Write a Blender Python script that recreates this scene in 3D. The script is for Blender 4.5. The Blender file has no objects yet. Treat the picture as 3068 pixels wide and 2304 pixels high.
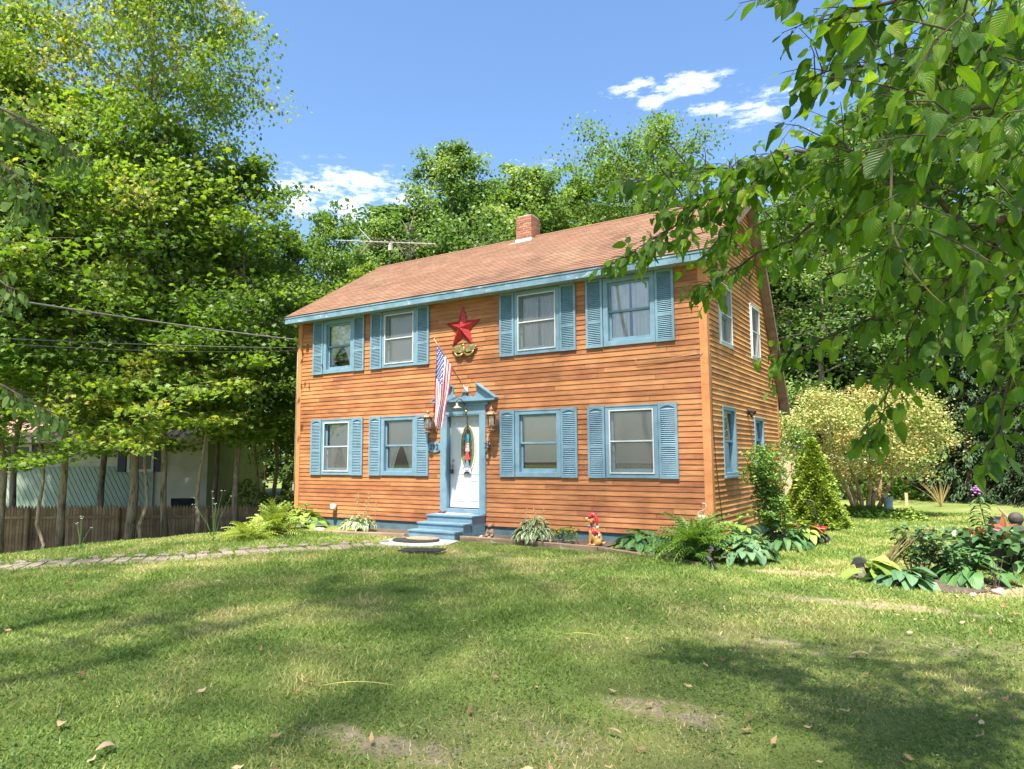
import bpy, math, random
import numpy as np
from mathutils import Vector, Matrix
R = math.radians
rng = np.random.default_rng(7)
random.seed(7)
scene = bpy.context.scene
col = scene.collection

# ------------------------------------------------------------------ camera
FPX, CW, CH = 2113.86, 3068, 2304
CAM = np.array([14.7326, -12.7096, 1.4455]); YAW, PITCH, ROLL = 0.564, 0.1036, -0.0058
_f = np.array([-math.sin(YAW)*math.cos(PITCH), math.cos(YAW)*math.cos(PITCH), math.sin(PITCH)])
_r0 = np.array([math.cos(YAW), math.sin(YAW), 0.0]); _u0 = np.cross(_r0, _f)
_r = _r0*math.cos(ROLL) + _u0*math.sin(ROLL); _u = -_r0*math.sin(ROLL) + _u0*math.cos(ROLL)
cd = bpy.data.cameras.new('camera'); cam = bpy.data.objects.new('camera', cd); col.objects.link(cam)
cd.sensor_width = 36; cd.lens = FPX/CW*36; cd.clip_start = 0.05; cd.clip_end = 600
cam.matrix_world = Matrix(((_r[0], _u[0], -_f[0], CAM[0]), (_r[1], _u[1], -_f[1], CAM[1]), (_r[2], _u[2], -_f[2], CAM[2]), (0, 0, 0, 1)))
scene.camera = cam
def ray(U, V): return _f + _r*(U-1534)/FPX - _u*(V-1152)/FPX
def on(U, V, ax, val):
    d = ray(U, V); return CAM + d*((val-CAM[ax])/d[ax])
def dep(U, V, t): return CAM + ray(U, V)*t

# ------------------------------------------------------------------ light and sky
SUN = Vector((0.11, -0.43, 0.885)).normalized()
sl = bpy.data.lights.new('sun', 'SUN'); sl.energy = 4.3; sl.angle = R(1.5); sl.color = (1.0, 0.93, 0.80)
so = bpy.data.objects.new('sun', sl); col.objects.link(so)
so.rotation_euler = (-SUN).to_track_quat('-Z', 'Y').to_euler()
world = bpy.data.worlds.new('World'); scene.world = world; world.use_nodes = True
nt = world.node_tree; nt.nodes.clear()
def N(t, tp, **kw):
    n = t.nodes.new(tp)
    for k, v in kw.items(): setattr(n, k, v)
    return n
sky = N(nt, 'ShaderNodeTexSky', sky_type='NISHITA'); sky.sun_disc = False
sky.sun_elevation = math.asin(SUN.z); sky.sun_rotation = math.atan2(SUN.x, SUN.y)
sky.air_density = 1.0; sky.dust_density = 2.0; sky.ozone_density = 2.2
hs = N(nt, 'ShaderNodeHueSaturation'); hs.inputs['Saturation'].default_value = 1.15; hs.inputs['Value'].default_value = .62
nt.links.new(sky.outputs[0], hs.inputs['Color'])
tc = N(nt, 'ShaderNodeTexCoord')
def wmask(U, V, ru, rv, soft=1.0):
    # one cloud: an ellipse of directions in the sky, its edge broken up by noise
    c = ray(U, V); c = c/np.linalg.norm(c)
    side = np.cross(c, (0, 0, 1)); side /= np.linalg.norm(side); up = np.cross(side, c)
    outs = []
    for ax, r in ((side, ru), (up, rv)):
        s = N(nt, 'ShaderNodeVectorMath', operation='SUBTRACT'); nt.links.new(tc.outputs['Generated'], s.inputs[0]); s.inputs[1].default_value = c
        d = N(nt, 'ShaderNodeVectorMath', operation='DOT_PRODUCT'); nt.links.new(s.outputs[0], d.inputs[0]); d.inputs[1].default_value = ax
        m = N(nt, 'ShaderNodeMath', operation='DIVIDE'); nt.links.new(d.outputs['Value'], m.inputs[0]); m.inputs[1].default_value = r
        p = N(nt, 'ShaderNodeMath', operation='MULTIPLY'); nt.links.new(m.outputs[0], p.inputs[0]); nt.links.new(m.outputs[0], p.inputs[1]); outs.append(p)
    a = N(nt, 'ShaderNodeMath', operation='ADD'); nt.links.new(outs[0].outputs[0], a.inputs[0]); nt.links.new(outs[1].outputs[0], a.inputs[1])
    b = N(nt, 'ShaderNodeMath', operation='SUBTRACT'); b.inputs[0].default_value = 1.0; nt.links.new(a.outputs[0], b.inputs[1])
    cmul = N(nt, 'ShaderNodeMath', operation='MULTIPLY', use_clamp=True); nt.links.new(b.outputs[0], cmul.inputs[0]); cmul.inputs[1].default_value = soft
    return cmul
mp = N(nt, 'ShaderNodeMapping'); mp.inputs['Scale'].default_value = (1, 1, 3.2); nt.links.new(tc.outputs['Generated'], mp.inputs[0])
nz = N(nt, 'ShaderNodeTexNoise'); nz.inputs['Scale'].default_value = 24; nz.inputs['Detail'].default_value = 9; nz.inputs['Roughness'].default_value = 0.68
nt.links.new(mp.outputs[0], nz.inputs['Vector'])
tot = None
for args in ((2010, 258, .105, .020, 1.5), (1960, 285, .04, .026, 1.2), (2130, 325, .06, .016, 1.0), (2275, 325, .055, .018, 1.0), (2240, 367, .05, .012, .9), (2330, 290, .12, .022, .7), (2140, 240, .05, .012, .8),
             (1040, 585, .16, .055, 1.25), (1200, 650, .14, .05, 1.1), (1690, 485, .06, .02, .5), (300, 560, .28, .09, .8), (2600, 640, .2, .08, .5), (1000, 300, .1, .008, .2)):
    m = wmask(*args)
    if tot is None: tot = m
    else:
        mx = N(nt, 'ShaderNodeMath', operation='MAXIMUM'); nt.links.new(tot.outputs[0], mx.inputs[0]); nt.links.new(m.outputs[0], mx.inputs[1]); tot = mx
ns = N(nt, 'ShaderNodeMath', operation='SUBTRACT'); nt.links.new(nz.outputs[0], ns.inputs[0]); ns.inputs[1].default_value = 0.63
n2 = N(nt, 'ShaderNodeMath', operation='MULTIPLY'); nt.links.new(ns.outputs[0], n2.inputs[0]); n2.inputs[1].default_value = 4.4
ad = N(nt, 'ShaderNodeMath', operation='ADD'); nt.links.new(tot.outputs[0], ad.inputs[0]); nt.links.new(n2.outputs[0], ad.inputs[1])
ml = N(nt, 'ShaderNodeMath', operation='MULTIPLY', use_clamp=True); nt.links.new(ad.outputs[0], ml.inputs[0]); nt.links.new(tot.outputs[0], ml.inputs[1])
cm = N(nt, 'ShaderNodeMix', data_type='RGBA'); nt.links.new(ml.outputs[0], cm.inputs['Factor']); nt.links.new(hs.outputs[0], cm.inputs['A']); cm.inputs['B'].default_value = (3.7, 3.85, 4.2, 1)
bg = N(nt, 'ShaderNodeBackground'); bg.inputs['Strength'].default_value = 0.15
wo = N(nt, 'ShaderNodeOutputWorld'); nt.links.new(cm.outputs['Result'], bg.inputs['Color']); nt.links.new(bg.outputs[0], wo.inputs[0])
scene.view_settings.view_transform = 'Standard'; scene.view_settings.look = 'None'
scene.view_settings.exposure = 1.72; scene.view_settings.gamma = 1.0
scene.cycles.max_bounces = 6; scene.cycles.transparent_max_bounces = 12; scene.cycles.diffuse_bounces = 3
scene.cycles.transmission_bounces = 4; scene.cycles.glossy_bounces = 3; scene.cycles.caustics_reflective = False; scene.cycles.caustics_refractive = False

# ------------------------------------------------------------------ helpers: objects
def tag(o, label=None, cat=None, group=None, kind=None):
    if label: o['label'] = label
    if cat: o['category'] = cat
    if group: o['group'] = group
    if kind: o['kind'] = kind
    return o
def thing(name, label, cat, loc=(0, 0, 0), group=None):
    o = bpy.data.objects.new(name, None); o.location = loc; o.empty_display_size = .1; col.objects.link(o)
    return tag(o, label, cat, group)
def link(name, me, parent=None, inv=True):
    o = bpy.data.objects.new(name, me); col.objects.link(o)
    if parent is not None:
        o.parent = parent
        if inv: o.matrix_parent_inverse = Matrix.Translation(parent.location).inverted() if parent.type == 'EMPTY' else Matrix()
    return o
class MB:
    def __init__(s): s.v = []; s.f = []; s.m = []; s.a = []
    def quad(s, pts, m=0, a=0.5):
        n = len(s.v); s.v += [tuple(p) for p in pts]; s.f.append(tuple(range(n, n+len(pts)))); s.m.append(m); s.a.append(a)
    def box(s, x0, x1, y0, y1, z0, z1, m=0, a=0.5, M=None):
        c = [(x0, y0, z0), (x1, y0, z0), (x1, y1, z0), (x0, y1, z0), (x0, y0, z1), (x1, y0, z1), (x1, y1, z1), (x0, y1, z1)]
        if M is not None: c = [tuple(M @ Vector(p)) for p in c]
        n = len(s.v); s.v += c
        for q in ((0, 3, 2, 1), (4, 5, 6, 7), (0, 1, 5, 4), (1, 2, 6, 5), (2, 3, 7, 6), (3, 0, 4, 7)):
            s.f.append(tuple(n+i for i in q)); s.m.append(m); s.a.append(a)
        return s
    def prism(s, poly, fn, d0, d1, m=0, a=0.5):
        # poly: 2-D outline; fn(a, b, d) -> 3-D
        n = len(s.v); k = len(poly)
        s.v += [tuple(fn(p[0], p[1], d0)) for p in poly] + [tuple(fn(p[0], p[1], d1)) for p in poly]
        s.f.append(tuple(range(n+k-1, n-1, -1))); s.f.append(tuple(range(n+k, n+2*k))); s.m += [m, m]; s.a += [a, a]
        for i in range(k):
            j = (i+1) % k; s.f.append((n+i, n+j, n+k+j, n+k+i)); s.m.append(m); s.a.append(a)
        return s
    def tube(s, pts, rad, seg=8, m=0, a=0.5, cap=True):
        pts = [Vector(p) for p in pts]
        if not hasattr(rad, '__len__'): rad = [rad]*len(pts)
        n0 = len(s.v); prev = None
        for i, p in enumerate(pts):
            t = (pts[min(i+1, len(pts)-1)]-pts[max(i-1, 0)])
            t = t.normalized() if t.length > 1e-9 else Vector((0, 0, 1))
            if prev is None: x = t.orthogonal().normalized()
            else:
                x = prev - t*prev.dot(t); x = x.normalized() if x.length > 1e-6 else t.orthogonal().normalized()
            prev = x; y = t.cross(x)
            for k in range(seg):
                an = 2*math.pi*k/seg; s.v.append(tuple(p+(x*math.cos(an)+y*math.sin(an))*rad[i]))
        for i in range(len(pts)-1):
            for k in range(seg):
                q = (k+1) % seg; s.f.append((n0+i*seg+k, n0+i*seg+q, n0+(i+1)*seg+q, n0+(i+1)*seg+k)); s.m.append(m); s.a.append(a)
        if cap:
            s.f.append(tuple(n0+k for k in range(seg-1, -1, -1))); s.f.append(tuple(n0+(len(pts)-1)*seg+k for k in range(seg))); s.m += [m, m]; s.a += [a, a]
        return s
    def lathe(s, c, prof, seg=20, m=0, a=0.5, M=None):
        c = Vector(c); n0 = len(s.v)
        for r, z in prof:
            for k in range(seg):
                an = 2*math.pi*k/seg; p = Vector((r*math.cos(an), r*math.sin(an), z))
                if M is not None: p = M @ p
                s.v.append(tuple(c+p))
        for i in range(len(prof)-1):
            for k in range(seg):
                q = (k+1) % seg; s.f.append((n0+i*seg+k, n0+i*seg+q, n0+(i+1)*seg+q, n0+(i+1)*seg+k)); s.m.append(m); s.a.append(a)
        s.f.append(tuple(n0+k for k in range(seg-1, -1, -1))); s.f.append(tuple(n0+(len(prof)-1)*seg+k for k in range(seg))); s.m += [m, m]; s.a += [a, a]
        return s
    def ball(s, c, r, sc=(1, 1, 1), seg=14, m=0, M=None, a=.5):
        S = Matrix.Diagonal(Vector(sc)); 
        if M is not None: S = M @ S
        prof = [(r*math.sin(math.pi*i/9) + (1e-4 if i in (0, 9) else 0), -r*math.cos(math.pi*i/9)) for i in range(10)]
        return s.lathe(c, prof, seg, m, a, S)
    def build(s, name, mats, parent=None, smooth=False, bevel=0, flip=True):
        me = bpy.data.meshes.new(name); me.from_pydata(s.v, [], s.f)
        mats = mats if isinstance(mats, (list, tuple)) else [mats]
        for m_ in mats: me.materials.append(m_)
        me.polygons.foreach_set('material_index', s.m)
        at = me.attributes.new('rnd', 'FLOAT', 'FACE'); at.data.foreach_set('value', s.a)
        if smooth: me.polygons.foreach_set('use_smooth', [True]*len(s.f))
        me.update()
        o = link(name, me, parent)
        if bevel:
            b = o.modifiers.new('bevel', 'BEVEL'); b.width = bevel; b.segments = 2; b.limit_method = 'ANGLE'
        return o
def npmesh(name, V, F, mat, attr=None, smooth=False, uv=None):
    # V (n,3); F (m,k) all faces with k corners; attr per face
    me = bpy.data.meshes.new(name)
    m, k = F.shape
    me.vertices.add(len(V)); me.vertices.foreach_set('co', np.ascontiguousarray(V, dtype=np.float32).ravel())
    me.loops.add(m*k); me.loops.foreach_set('vertex_index', np.ascontiguousarray(F, dtype=np.int32).ravel())
    me.polygons.add(m); me.polygons.foreach_set('loop_start', np.arange(0, m*k, k, dtype=np.int32)); me.polygons.foreach_set('loop_total', np.full(m, k, dtype=np.int32))
    if smooth: me.polygons.foreach_set('use_smooth', np.ones(m, dtype=bool))
    if attr is not None:
        at = me.attributes.new('rnd', 'FLOAT', 'FACE'); at.data.foreach_set('value', np.ascontiguousarray(attr, dtype=np.float32))
    if uv is not None:
        ul = me.uv_layers.new(name='UVMap'); ul.data.foreach_set('uv', np.ascontiguousarray(uv, dtype=np.float32).ravel())
    me.materials.append(mat); me.update(calc_edges=True); me.validate()
    return me
def norm(a): return a/np.maximum(np.linalg.norm(a, axis=-1, keepdims=True), 1e-9)
def frames(d, up):
    # columns: side, along, normal
    d = norm(d); s = norm(np.cross(d, up)); n = np.cross(s, d)
    return np.stack([s, d, n], axis=-1)
def scatter(name, T, TF, pos, fr, size, mat, rnd, smooth=False, uvT=None):
    N_, k = len(pos), len(T)
    if np.ndim(size) == 1: size = size[:, None, None]
    V = np.einsum('nij,nkj->nki', fr, T[None]*size) + pos[:, None, :]
    F = (TF[None] + (np.arange(N_)*k)[:, None, None]).reshape(-1, TF.shape[1])
    uv = None
    if uvT is not None: uv = np.tile(uvT[TF].reshape(-1, 2), (N_, 1))
    return npmesh(name, V.reshape(-1, 3), F, mat, np.repeat(rnd, len(TF)), smooth, uv)
# leaf outlines: y along the leaf from the stalk, x across, z up
def T_maple():
    pol = [(0, 0), (.22, .02), (.50, .10), (.30, .33), (.56, .62), (.20, .58), (0, 1.0), (-.20, .58), (-.56, .62), (-.30, .33), (-.50, .10), (-.22, .02)]
    P = np.array([(0, .34, .0)] + [(x, y, -.16*abs(x)-.10*y*y) for x, y in pol])
    F = np.array([(0, i+1, (i+1) % 12+1) for i in range(12)])
    return P, F
def T_oval(w=.32, bend=.12):
    P = np.array([(0, 0, 0), (w, .35, .05), (w*.7, .72, -.02), (0, 1, -bend), (-w*.7, .72, -.02), (-w, .35, .05), (0, .5, -.03)])
    F = np.array([(0, 1, 6), (1, 2, 6), (2, 3, 6), (3, 4, 6), (4, 5, 6), (5, 0, 6)])
    return P, F
def T_diamond(w=.36):
    return np.array([(0, 0, 0), (w, .45, .07), (0, 1, -.1), (-w, .45, .07)]), np.array([(0, 1, 2), (0, 2, 3)])
def T_broad(w=.40, bend=.30, fold=.16, wav=.03, heart=0.0, n=9):
    # a large leaf as a grid of 5 x n, with uv
    ts = np.linspace(0, 1, n); P = []; U = []
    for t in ts:
        wd = w*(math.sin(math.pi*min(1, t**.72)))**.62*(1-.25*t) if 0 < t < 1 else 0.004
        y = t - heart*0.0
        for j, c in enumerate((-1, -.5, 0, .5, 1)):
            yy = y - heart*abs(c)*max(0, .30-t)
            P.append((c*wd, yy, -bend*t*t + fold*abs(c)*wd*1.6 + wav*math.sin(9*t+2*c)*abs(c))); U.append(((c+1)/2, t))
    F = [(i*5+j, i*5+j+1, (i+1)*5+j+1, (i+1)*5+j) for i in range(n-1) for j in range(4)]
    return np.array(P), np.array(F), np.array(U)

# ------------------------------------------------------------------ helpers: materials
def mat_new(name):
    m = bpy.data.materials.new(name); m.use_nodes = True; t = m.node_tree; t.nodes.clear()
    o = N(t, 'ShaderNodeOutputMaterial'); return m, t, o
def ramp(t, fac, stops, interp='LINEAR'):
    r = N(t, 'ShaderNodeValToRGB'); r.color_ramp.interpolation = interp
    el = r.color_ramp.elements
    while len(el) < len(stops): el.new(0.5)
    for e, (p, c) in zip(el, stops): e.position = p; e.color = (*c, 1) if len(c) == 3 else c
    t.links.new(fac, r.inputs[0]); return r
def noise(t, scale, detail=4, stretch=None, rough=.55, vec=None):
    n = N(t, 'ShaderNodeTexNoise'); n.inputs['Scale'].default_value = scale; n.inputs['Detail'].default_value = detail; n.inputs['Roughness'].default_value = rough
    if vec is None:
        tc = N(t, 'ShaderNodeTexCoord'); vec = tc.outputs['Object']
    if stretch:
        mp = N(t, 'ShaderNodeMapping'); mp.inputs['Scale'].default_value = stretch; t.links.new(vec, mp.inputs[0]); vec = mp.outputs[0]
    t.links.new(vec, n.inputs['Vector']); return n
def mixc(t, fac, a, b, mode='MIX'):
    m = N(t, 'ShaderNodeMix', data_type='RGBA', blend_type=mode)
    for s, v in (('Factor', fac), ('A', a), ('B', b)):
        if hasattr(v, 'links'): t.links.new(v, m.inputs[s])
        else: m.inputs[s].default_value = v if s == 'Factor' else (*v[:3], 1)
    return m.outputs['Result']
def bump(t, h, strength=.3, dist=.01):
    b = N(t, 'ShaderNodeBump'); b.inputs['Strength'].default_value = strength; b.inputs['Distance'].default_value = dist
    t.links.new(h, b.inputs['Height']); return b.outputs[0]
def M_plain(name, c, rough=.6, metal=0, var=.15, scale=8, bmp=.15, spec=.5, stretch=None, c2=None, wear=None):
    m, t, o = mat_new(name); p = N(t, 'ShaderNodeBsdfPrincipled'); t.links.new(p.outputs[0], o.inputs[0])
    n = noise(t, scale, 6, stretch)
    c2 = c2 or tuple(x*(1-var*2) for x in c); c1 = tuple(min(1, x*(1+var)) for x in c)
    r = ramp(t, n.outputs[0], [(.3, c2), (.5, c), (.72, c1)]); out = r.outputs[0]
    if wear:
        n3 = noise(t, wear[1], 8, wear[3] if len(wear) > 3 else None, .7); w = ramp(t, n3.outputs[0], [(wear[2], (0, 0, 0)), (wear[2]+.1, (1, 1, 1))])
        out = mixc(t, w.outputs[0], out, wear[0])
    t.links.new(out, p.inputs['Base Color']); p.inputs['Roughness'].default_value = rough; p.inputs['Metallic'].default_value = metal
    p.inputs['Specular IOR Level'].default_value = spec
    if bmp:
        nb = noise(t, scale*6, 5, stretch); t.links.new(bump(t, nb.outputs[0], bmp, .004), p.inputs['Normal'])
    return m
def M_leaf(name, stops, rough=.45, tr=.35, tint=(1.25, 1.3, .5), spec=.4, veins=False, patch=None, edge=None):
    m, t, o = mat_new(name); at = N(t, 'ShaderNodeAttribute', attribute_name='rnd')
    oi = N(t, 'ShaderNodeObjectInfo'); sh_ = N(t, 'ShaderNodeMath', operation='MULTIPLY_ADD', use_clamp=True); t.links.new(oi.outputs['Random'], sh_.inputs[0]); sh_.inputs[1].default_value = .38; af = N(t, 'ShaderNodeMath', operation='SUBTRACT'); t.links.new(at.outputs['Fac'], af.inputs[0]); af.inputs[1].default_value = .19; t.links.new(af.outputs[0], sh_.inputs[2])
    r = ramp(t, sh_.outputs[0], stops); c = r.outputs[0]
    if patch:
        n = noise(t, patch[0], 3); w = ramp(t, n.outputs[0], [(.42, (0, 0, 0)), (.62, (1, 1, 1))]); c = mixc(t, w.outputs[0], c, mixc(t, 1.0, c, patch[1], 'MULTIPLY'))
    p = N(t, 'ShaderNodeBsdfPrincipled'); p.inputs['Roughness'].default_value = rough; p.inputs['Specular IOR Level'].default_value = spec
    if veins or edge:
        uv = N(t, 'ShaderNodeTexCoord'); sp = N(t, 'ShaderNodeSeparateXYZ'); t.links.new(uv.outputs['UV'], sp.inputs[0])
        ax = N(t, 'ShaderNodeMath', operation='SUBTRACT'); t.links.new(sp.outputs['X'], ax.inputs[0]); ax.inputs[1].default_value = .5
        ab = N(t, 'ShaderNodeMath', operation='ABSOLUTE'); t.links.new(ax.outputs[0], ab.inputs[0])
        if veins:
            # slanting side veins and the midrib
            m1 = N(t, 'ShaderNodeMath', operation='MULTIPLY_ADD'); t.links.new(ab.outputs[0], m1.inputs[0]); m1.inputs[1].default_value = -.75; t.links.new(sp.outputs['Y'], m1.inputs[2])
            m2 = N(t, 'ShaderNodeMath', operation='MULTIPLY'); t.links.new(m1.outputs[0], m2.inputs[0]); m2.inputs[1].default_value = 9*2*math.pi
            si = N(t, 'ShaderNodeMath', operation='SINE'); t.links.new(m2.outputs[0], si.inputs[0])
            v1 = ramp(t, si.outputs[0], [(.86, (0, 0, 0)), (1, (1, 1, 1))])
            v2 = ramp(t, ab.outputs[0], [(.0, (1, 1, 1)), (.035, (0, 0, 0))])
            vv = mixc(t, 1.0, v1.outputs[0], v2.outputs[0], 'ADD')
            c = mixc(t, vv, c, mixc(t, 1.0, c, (1.5, 1.45, 1.5), 'MULTIPLY'))
            t.links.new(bump(t, si.outputs[0], .35, .004), p.inputs['Normal'])
        if edge:
            e = ramp(t, ab.outputs[0], [(.28, (0, 0, 0)), (.36, (1, 1, 1))]); c = mixc(t, e.outputs[0], c, edge)
    t.links.new(c, p.inputs['Base Color'])
    tl = N(t, 'ShaderNodeBsdfTranslucent'); t.links.new(mixc(t, 1.0, c, tint, 'MULTIPLY'), tl.inputs['Color'])
    mx = N(t, 'ShaderNodeMixShader'); mx.inputs[0].default_value = tr
    t.links.new(p.outputs[0], mx.inputs[1]); t.links.new(tl.outputs[0], mx.inputs[2]); t.links.new(mx.outputs[0], o.inputs[0])
    return m
def M_boards(name, stops, along, rough=.7, moss=None, var=.5):
    # stained boards: colour per board from 'rnd', grain along the board, soft weathering
    m, t, o = mat_new(name); p = N(t, 'ShaderNodeBsdfPrincipled'); t.links.new(p.outputs[0], o.inputs[0])
    at = N(t, 'ShaderNodeAttribute', attribute_name='rnd')
    st = [1.2, 1.2, 1.2]; st[along] = .05; st2 = [.5, .5, 4.0]; 
    n = noise(t, 60, 5, tuple(st)); w = noise(t, 1.1, 5, (1, 1, 2.5), .62)
    a1 = N(t, 'ShaderNodeMath', operation='MULTIPLY_ADD'); t.links.new(w.outputs[0], a1.inputs[0]); a1.inputs[1].default_value = 1.25; 
    a2 = N(t, 'ShaderNodeMath', operation='MULTIPLY_ADD'); t.links.new(at.outputs['Fac'], a2.inputs[0]); a2.inputs[1].default_value = var; t.links.new(a1.outputs[0], a2.inputs[2])
    a1.inputs[2].default_value = -.38 - var*.5 + .12
    r = ramp(t, a2.outputs[0], stops); c = r.outputs[0]
    g = ramp(t, n.outputs[0], [(.3, (.72, .72, .72)), (.6, (1.08, 1.08, 1.08))]); c = mixc(t, 1.0, c, g.outputs[0], 'MULTIPLY')
    if moss:
        n3 = noise(t, .9, 6, (1, 1, .35), .65); mw = ramp(t, n3.outputs[0], [(.55, (0, 0, 0)), (.75, (.8, .8, .8))]); c = mixc(t, mw.outputs[0], c, moss)
    n4 = noise(t, 2.2, 7, (.5, .5, 2.2), .7); dw = ramp(t, n4.outputs[0], [(.52, (0, 0, 0)), (.70, (.6, .6, .6))]); c = mixc(t, dw.outputs[0], c, mixc(t, 1.0, c, (.62, .50, .45), 'MULTIPLY'))
    n5 = noise(t, 1.6, 7, (.6, .6, 3), .7); dw = ramp(t, n5.outputs[0], [(.56, (0, 0, 0)), (.74, (.5, .5, .5))]); c = mixc(t, dw.outputs[0], c, mixc(t, .5, c, (.62, .42, .28)))
    t.links.new(c, p.inputs['Base Color']); p.inputs['Roughness'].default_value = rough; p.inputs['Specular IOR Level'].default_value = .25
    t.links.new(bump(t, n.outputs[0], .25, .004), p.inputs['Normal'])
    return m
ORS = [(.0, (.22, .080, .038)), (.3, (.33, .133, .055)), (.5, (.405, .175, .072)), (.75, (.46, .215, .092)), (1, (.51, .265, .13))]
mSiding = M_boards('stained_siding', ORS, 0, var=.42)
mSideSiding = M_boards('weathered_siding', [(.0, (.26, .11, .04)), (.3, (.46, .21, .075)), (.55, (.60, .29, .10)), (1, (.68, .38, .16))], 1, moss=(.26, .16, .06), var=.35)
mCorner = M_boards('corner_board_stain', [(.0, (.48, .19, .07)), (1, (.60, .27, .11))], 2)
mBlue = M_plain('blue_paint', (.145, .25, .325), .5, var=.10, scale=5, bmp=.12, wear=((.24, .42, .5), 3, .66))
mBlueFascia = M_plain('weathered_blue_paint', (.13, .235, .31), .6, var=.16, scale=2.5, bmp=.2, wear=((.42, .48, .50), 9, .56, (.35, 1, 1)))
mSoffit = M_plain('soffit_paint', (.30, .32, .33), .7, var=.12)
mWhiteMetal = M_plain('white_aluminium', (.50, .52, .52), .35, var=.05, bmp=0)
mDoor = M_plain('white_door_paint', (.51, .53, .56), .35, var=.03, scale=2, bmp=.03)
mFound = M_plain('painted_foundation', (.07, .13, .16), .8, var=.2, scale=4, bmp=.4)
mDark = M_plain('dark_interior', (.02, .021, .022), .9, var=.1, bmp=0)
mShadeCream = M_plain('cream_roller_shade', (.92, .91, .78), .8, var=.04, scale=2, bmp=0)
mShadeWhite = M_plain('white_roller_shade', (.94, .94, .94), .8, var=.03, scale=2, bmp=0)
mCurtain = M_plain('white_curtain_cloth', (.90, .90, .90), .8, var=.06, scale=4, bmp=0)
mBrass = M_plain('gilded_brass', (.55, .40, .16), .35, .85, var=.3, scale=20)
mCopper = M_plain('aged_copper', (.40, .22, .15), .45, .55, var=.3, scale=25, wear=((.35, .22, .17), 18, .6))
mIron = M_plain('dark_iron', (.05, .05, .055), .5, .6)
mBlack = M_plain('black_rubber', (.03, .03, .032), .7)
mWood = M_plain('weathered_timber', (.30, .21, .13), .85, var=.3, scale=5, stretch=(.3, 3, 3), bmp=.4)
mFence = M_boards('stockade_fence_wood', [(.0, (.13, .085, .05)), (.5, (.29, .195, .12)), (1, (.45, .31, .19))], 2)
mBark = M_plain('grey_brown_bark', (.25, .19, .14), .9, var=.4, scale=7, stretch=(3, 3, .5), bmp=.9, wear=((.30, .26, .20), 5, .55))
mTwig = M_plain('dark_twig_bark', (.085, .058, .042), .85, var=.35, scale=20, stretch=(1, 1, 1), bmp=.5)
mTwigPale = M_plain('pale_bare_twig', (.34, .26, .14), .8)
mConcrete = M_plain('pale_concrete', (.40, .38, .34), .9, var=.12, scale=6, bmp=.4)
mRed = M_plain('red_star_paint', (.42, .028, .03), .32, .45, var=.3, scale=30, bmp=.35, wear=((.60, .20, .18), 60, .58))
mRust = M_plain('rusty_metal', (.24, .075, .025), .7, .3, var=.3, scale=12)
mGlassC, t, o = mat_new('window_glass')
lw = N(t, 'ShaderNodeFresnel'); lw.inputs['IOR'].default_value = 1.6
mr = N(t, 'ShaderNodeMath', operation='MULTIPLY_ADD', use_clamp=True); t.links.new(lw.outputs[0], mr.inputs[0]); mr.inputs[1].default_value = 1.5; mr.inputs[2].default_value = .09
tr_ = N(t, 'ShaderNodeBsdfTransparent'); tr_.inputs[0].default_value = (.97, .98, .97, 1); gl = N(t, 'ShaderNodeBsdfGlossy'); gl.inputs['Roughness'].default_value = .02
mx = N(t, 'ShaderNodeMixShader'); t.links.new(mr.outputs[0], mx.inputs[0]); t.links.new(tr_.outputs[0], mx.inputs[1]); t.links.new(gl.outputs[0], mx.inputs[2]); t.links.new(mx.outputs[0], o.inputs[0])
mScreen, t, o = mat_new('insect_screen')
tr_ = N(t, 'ShaderNodeBsdfTransparent'); df = N(t, 'ShaderNodeBsdfDiffuse'); df.inputs[0].default_value = (.20, .205, .20, 1)
mx = N(t, 'ShaderNodeMixShader'); mx.inputs[0].default_value = .36; t.links.new(tr_.outputs[0], mx.inputs[1]); t.links.new(df.outputs[0], mx.inputs[2]); t.links.new(mx.outputs[0], o.inputs[0])

# roof shingles
mRoof, t, o = mat_new('asphalt_shingles')
p = N(t, 'ShaderNodeBsdfPrincipled'); t.links.new(p.outputs[0], o.inputs[0]); p.inputs['Roughness'].default_value = .9; p.inputs['Specular IOR Level'].default_value = .2
at = N(t, 'ShaderNodeAttribute', attribute_name='rnd')
r = ramp(t, at.outputs['Fac'], [(0, (.145, .075, .046)), (.5, (.195, .105, .066)), (1, (.25, .14, .092))]); c = r.outputs[0]
n = noise(t, 130, 3); c = mixc(t, .55, c, ramp(t, n.outputs[0], [(.35, (.14, .075, .05)), (.65, (.29, .175, .12))]).outputs[0])
n = noise(t, .75, 9, (1, 1, 1.6), .72); c = mixc(t, ramp(t, n.outputs[0], [(.54, (0, 0, 0)), (.72, (.45, .45, .45))]).outputs[0], c, (.36, .28, .17))
n = noise(t, .35, 4, (.8, .8, 2.5), .6); c = mixc(t, ramp(t, n.outputs[0], [(.58, (0, 0, 0)), (.72, (.5, .5, .5))]).outputs[0], c, (.15, .10, .085))
t.links.new(c, p.inputs['Base Color']); nb = noise(t, 160, 2); t.links.new(bump(t, nb.outputs[0], .5, .004), p.inputs['Normal'])
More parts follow.
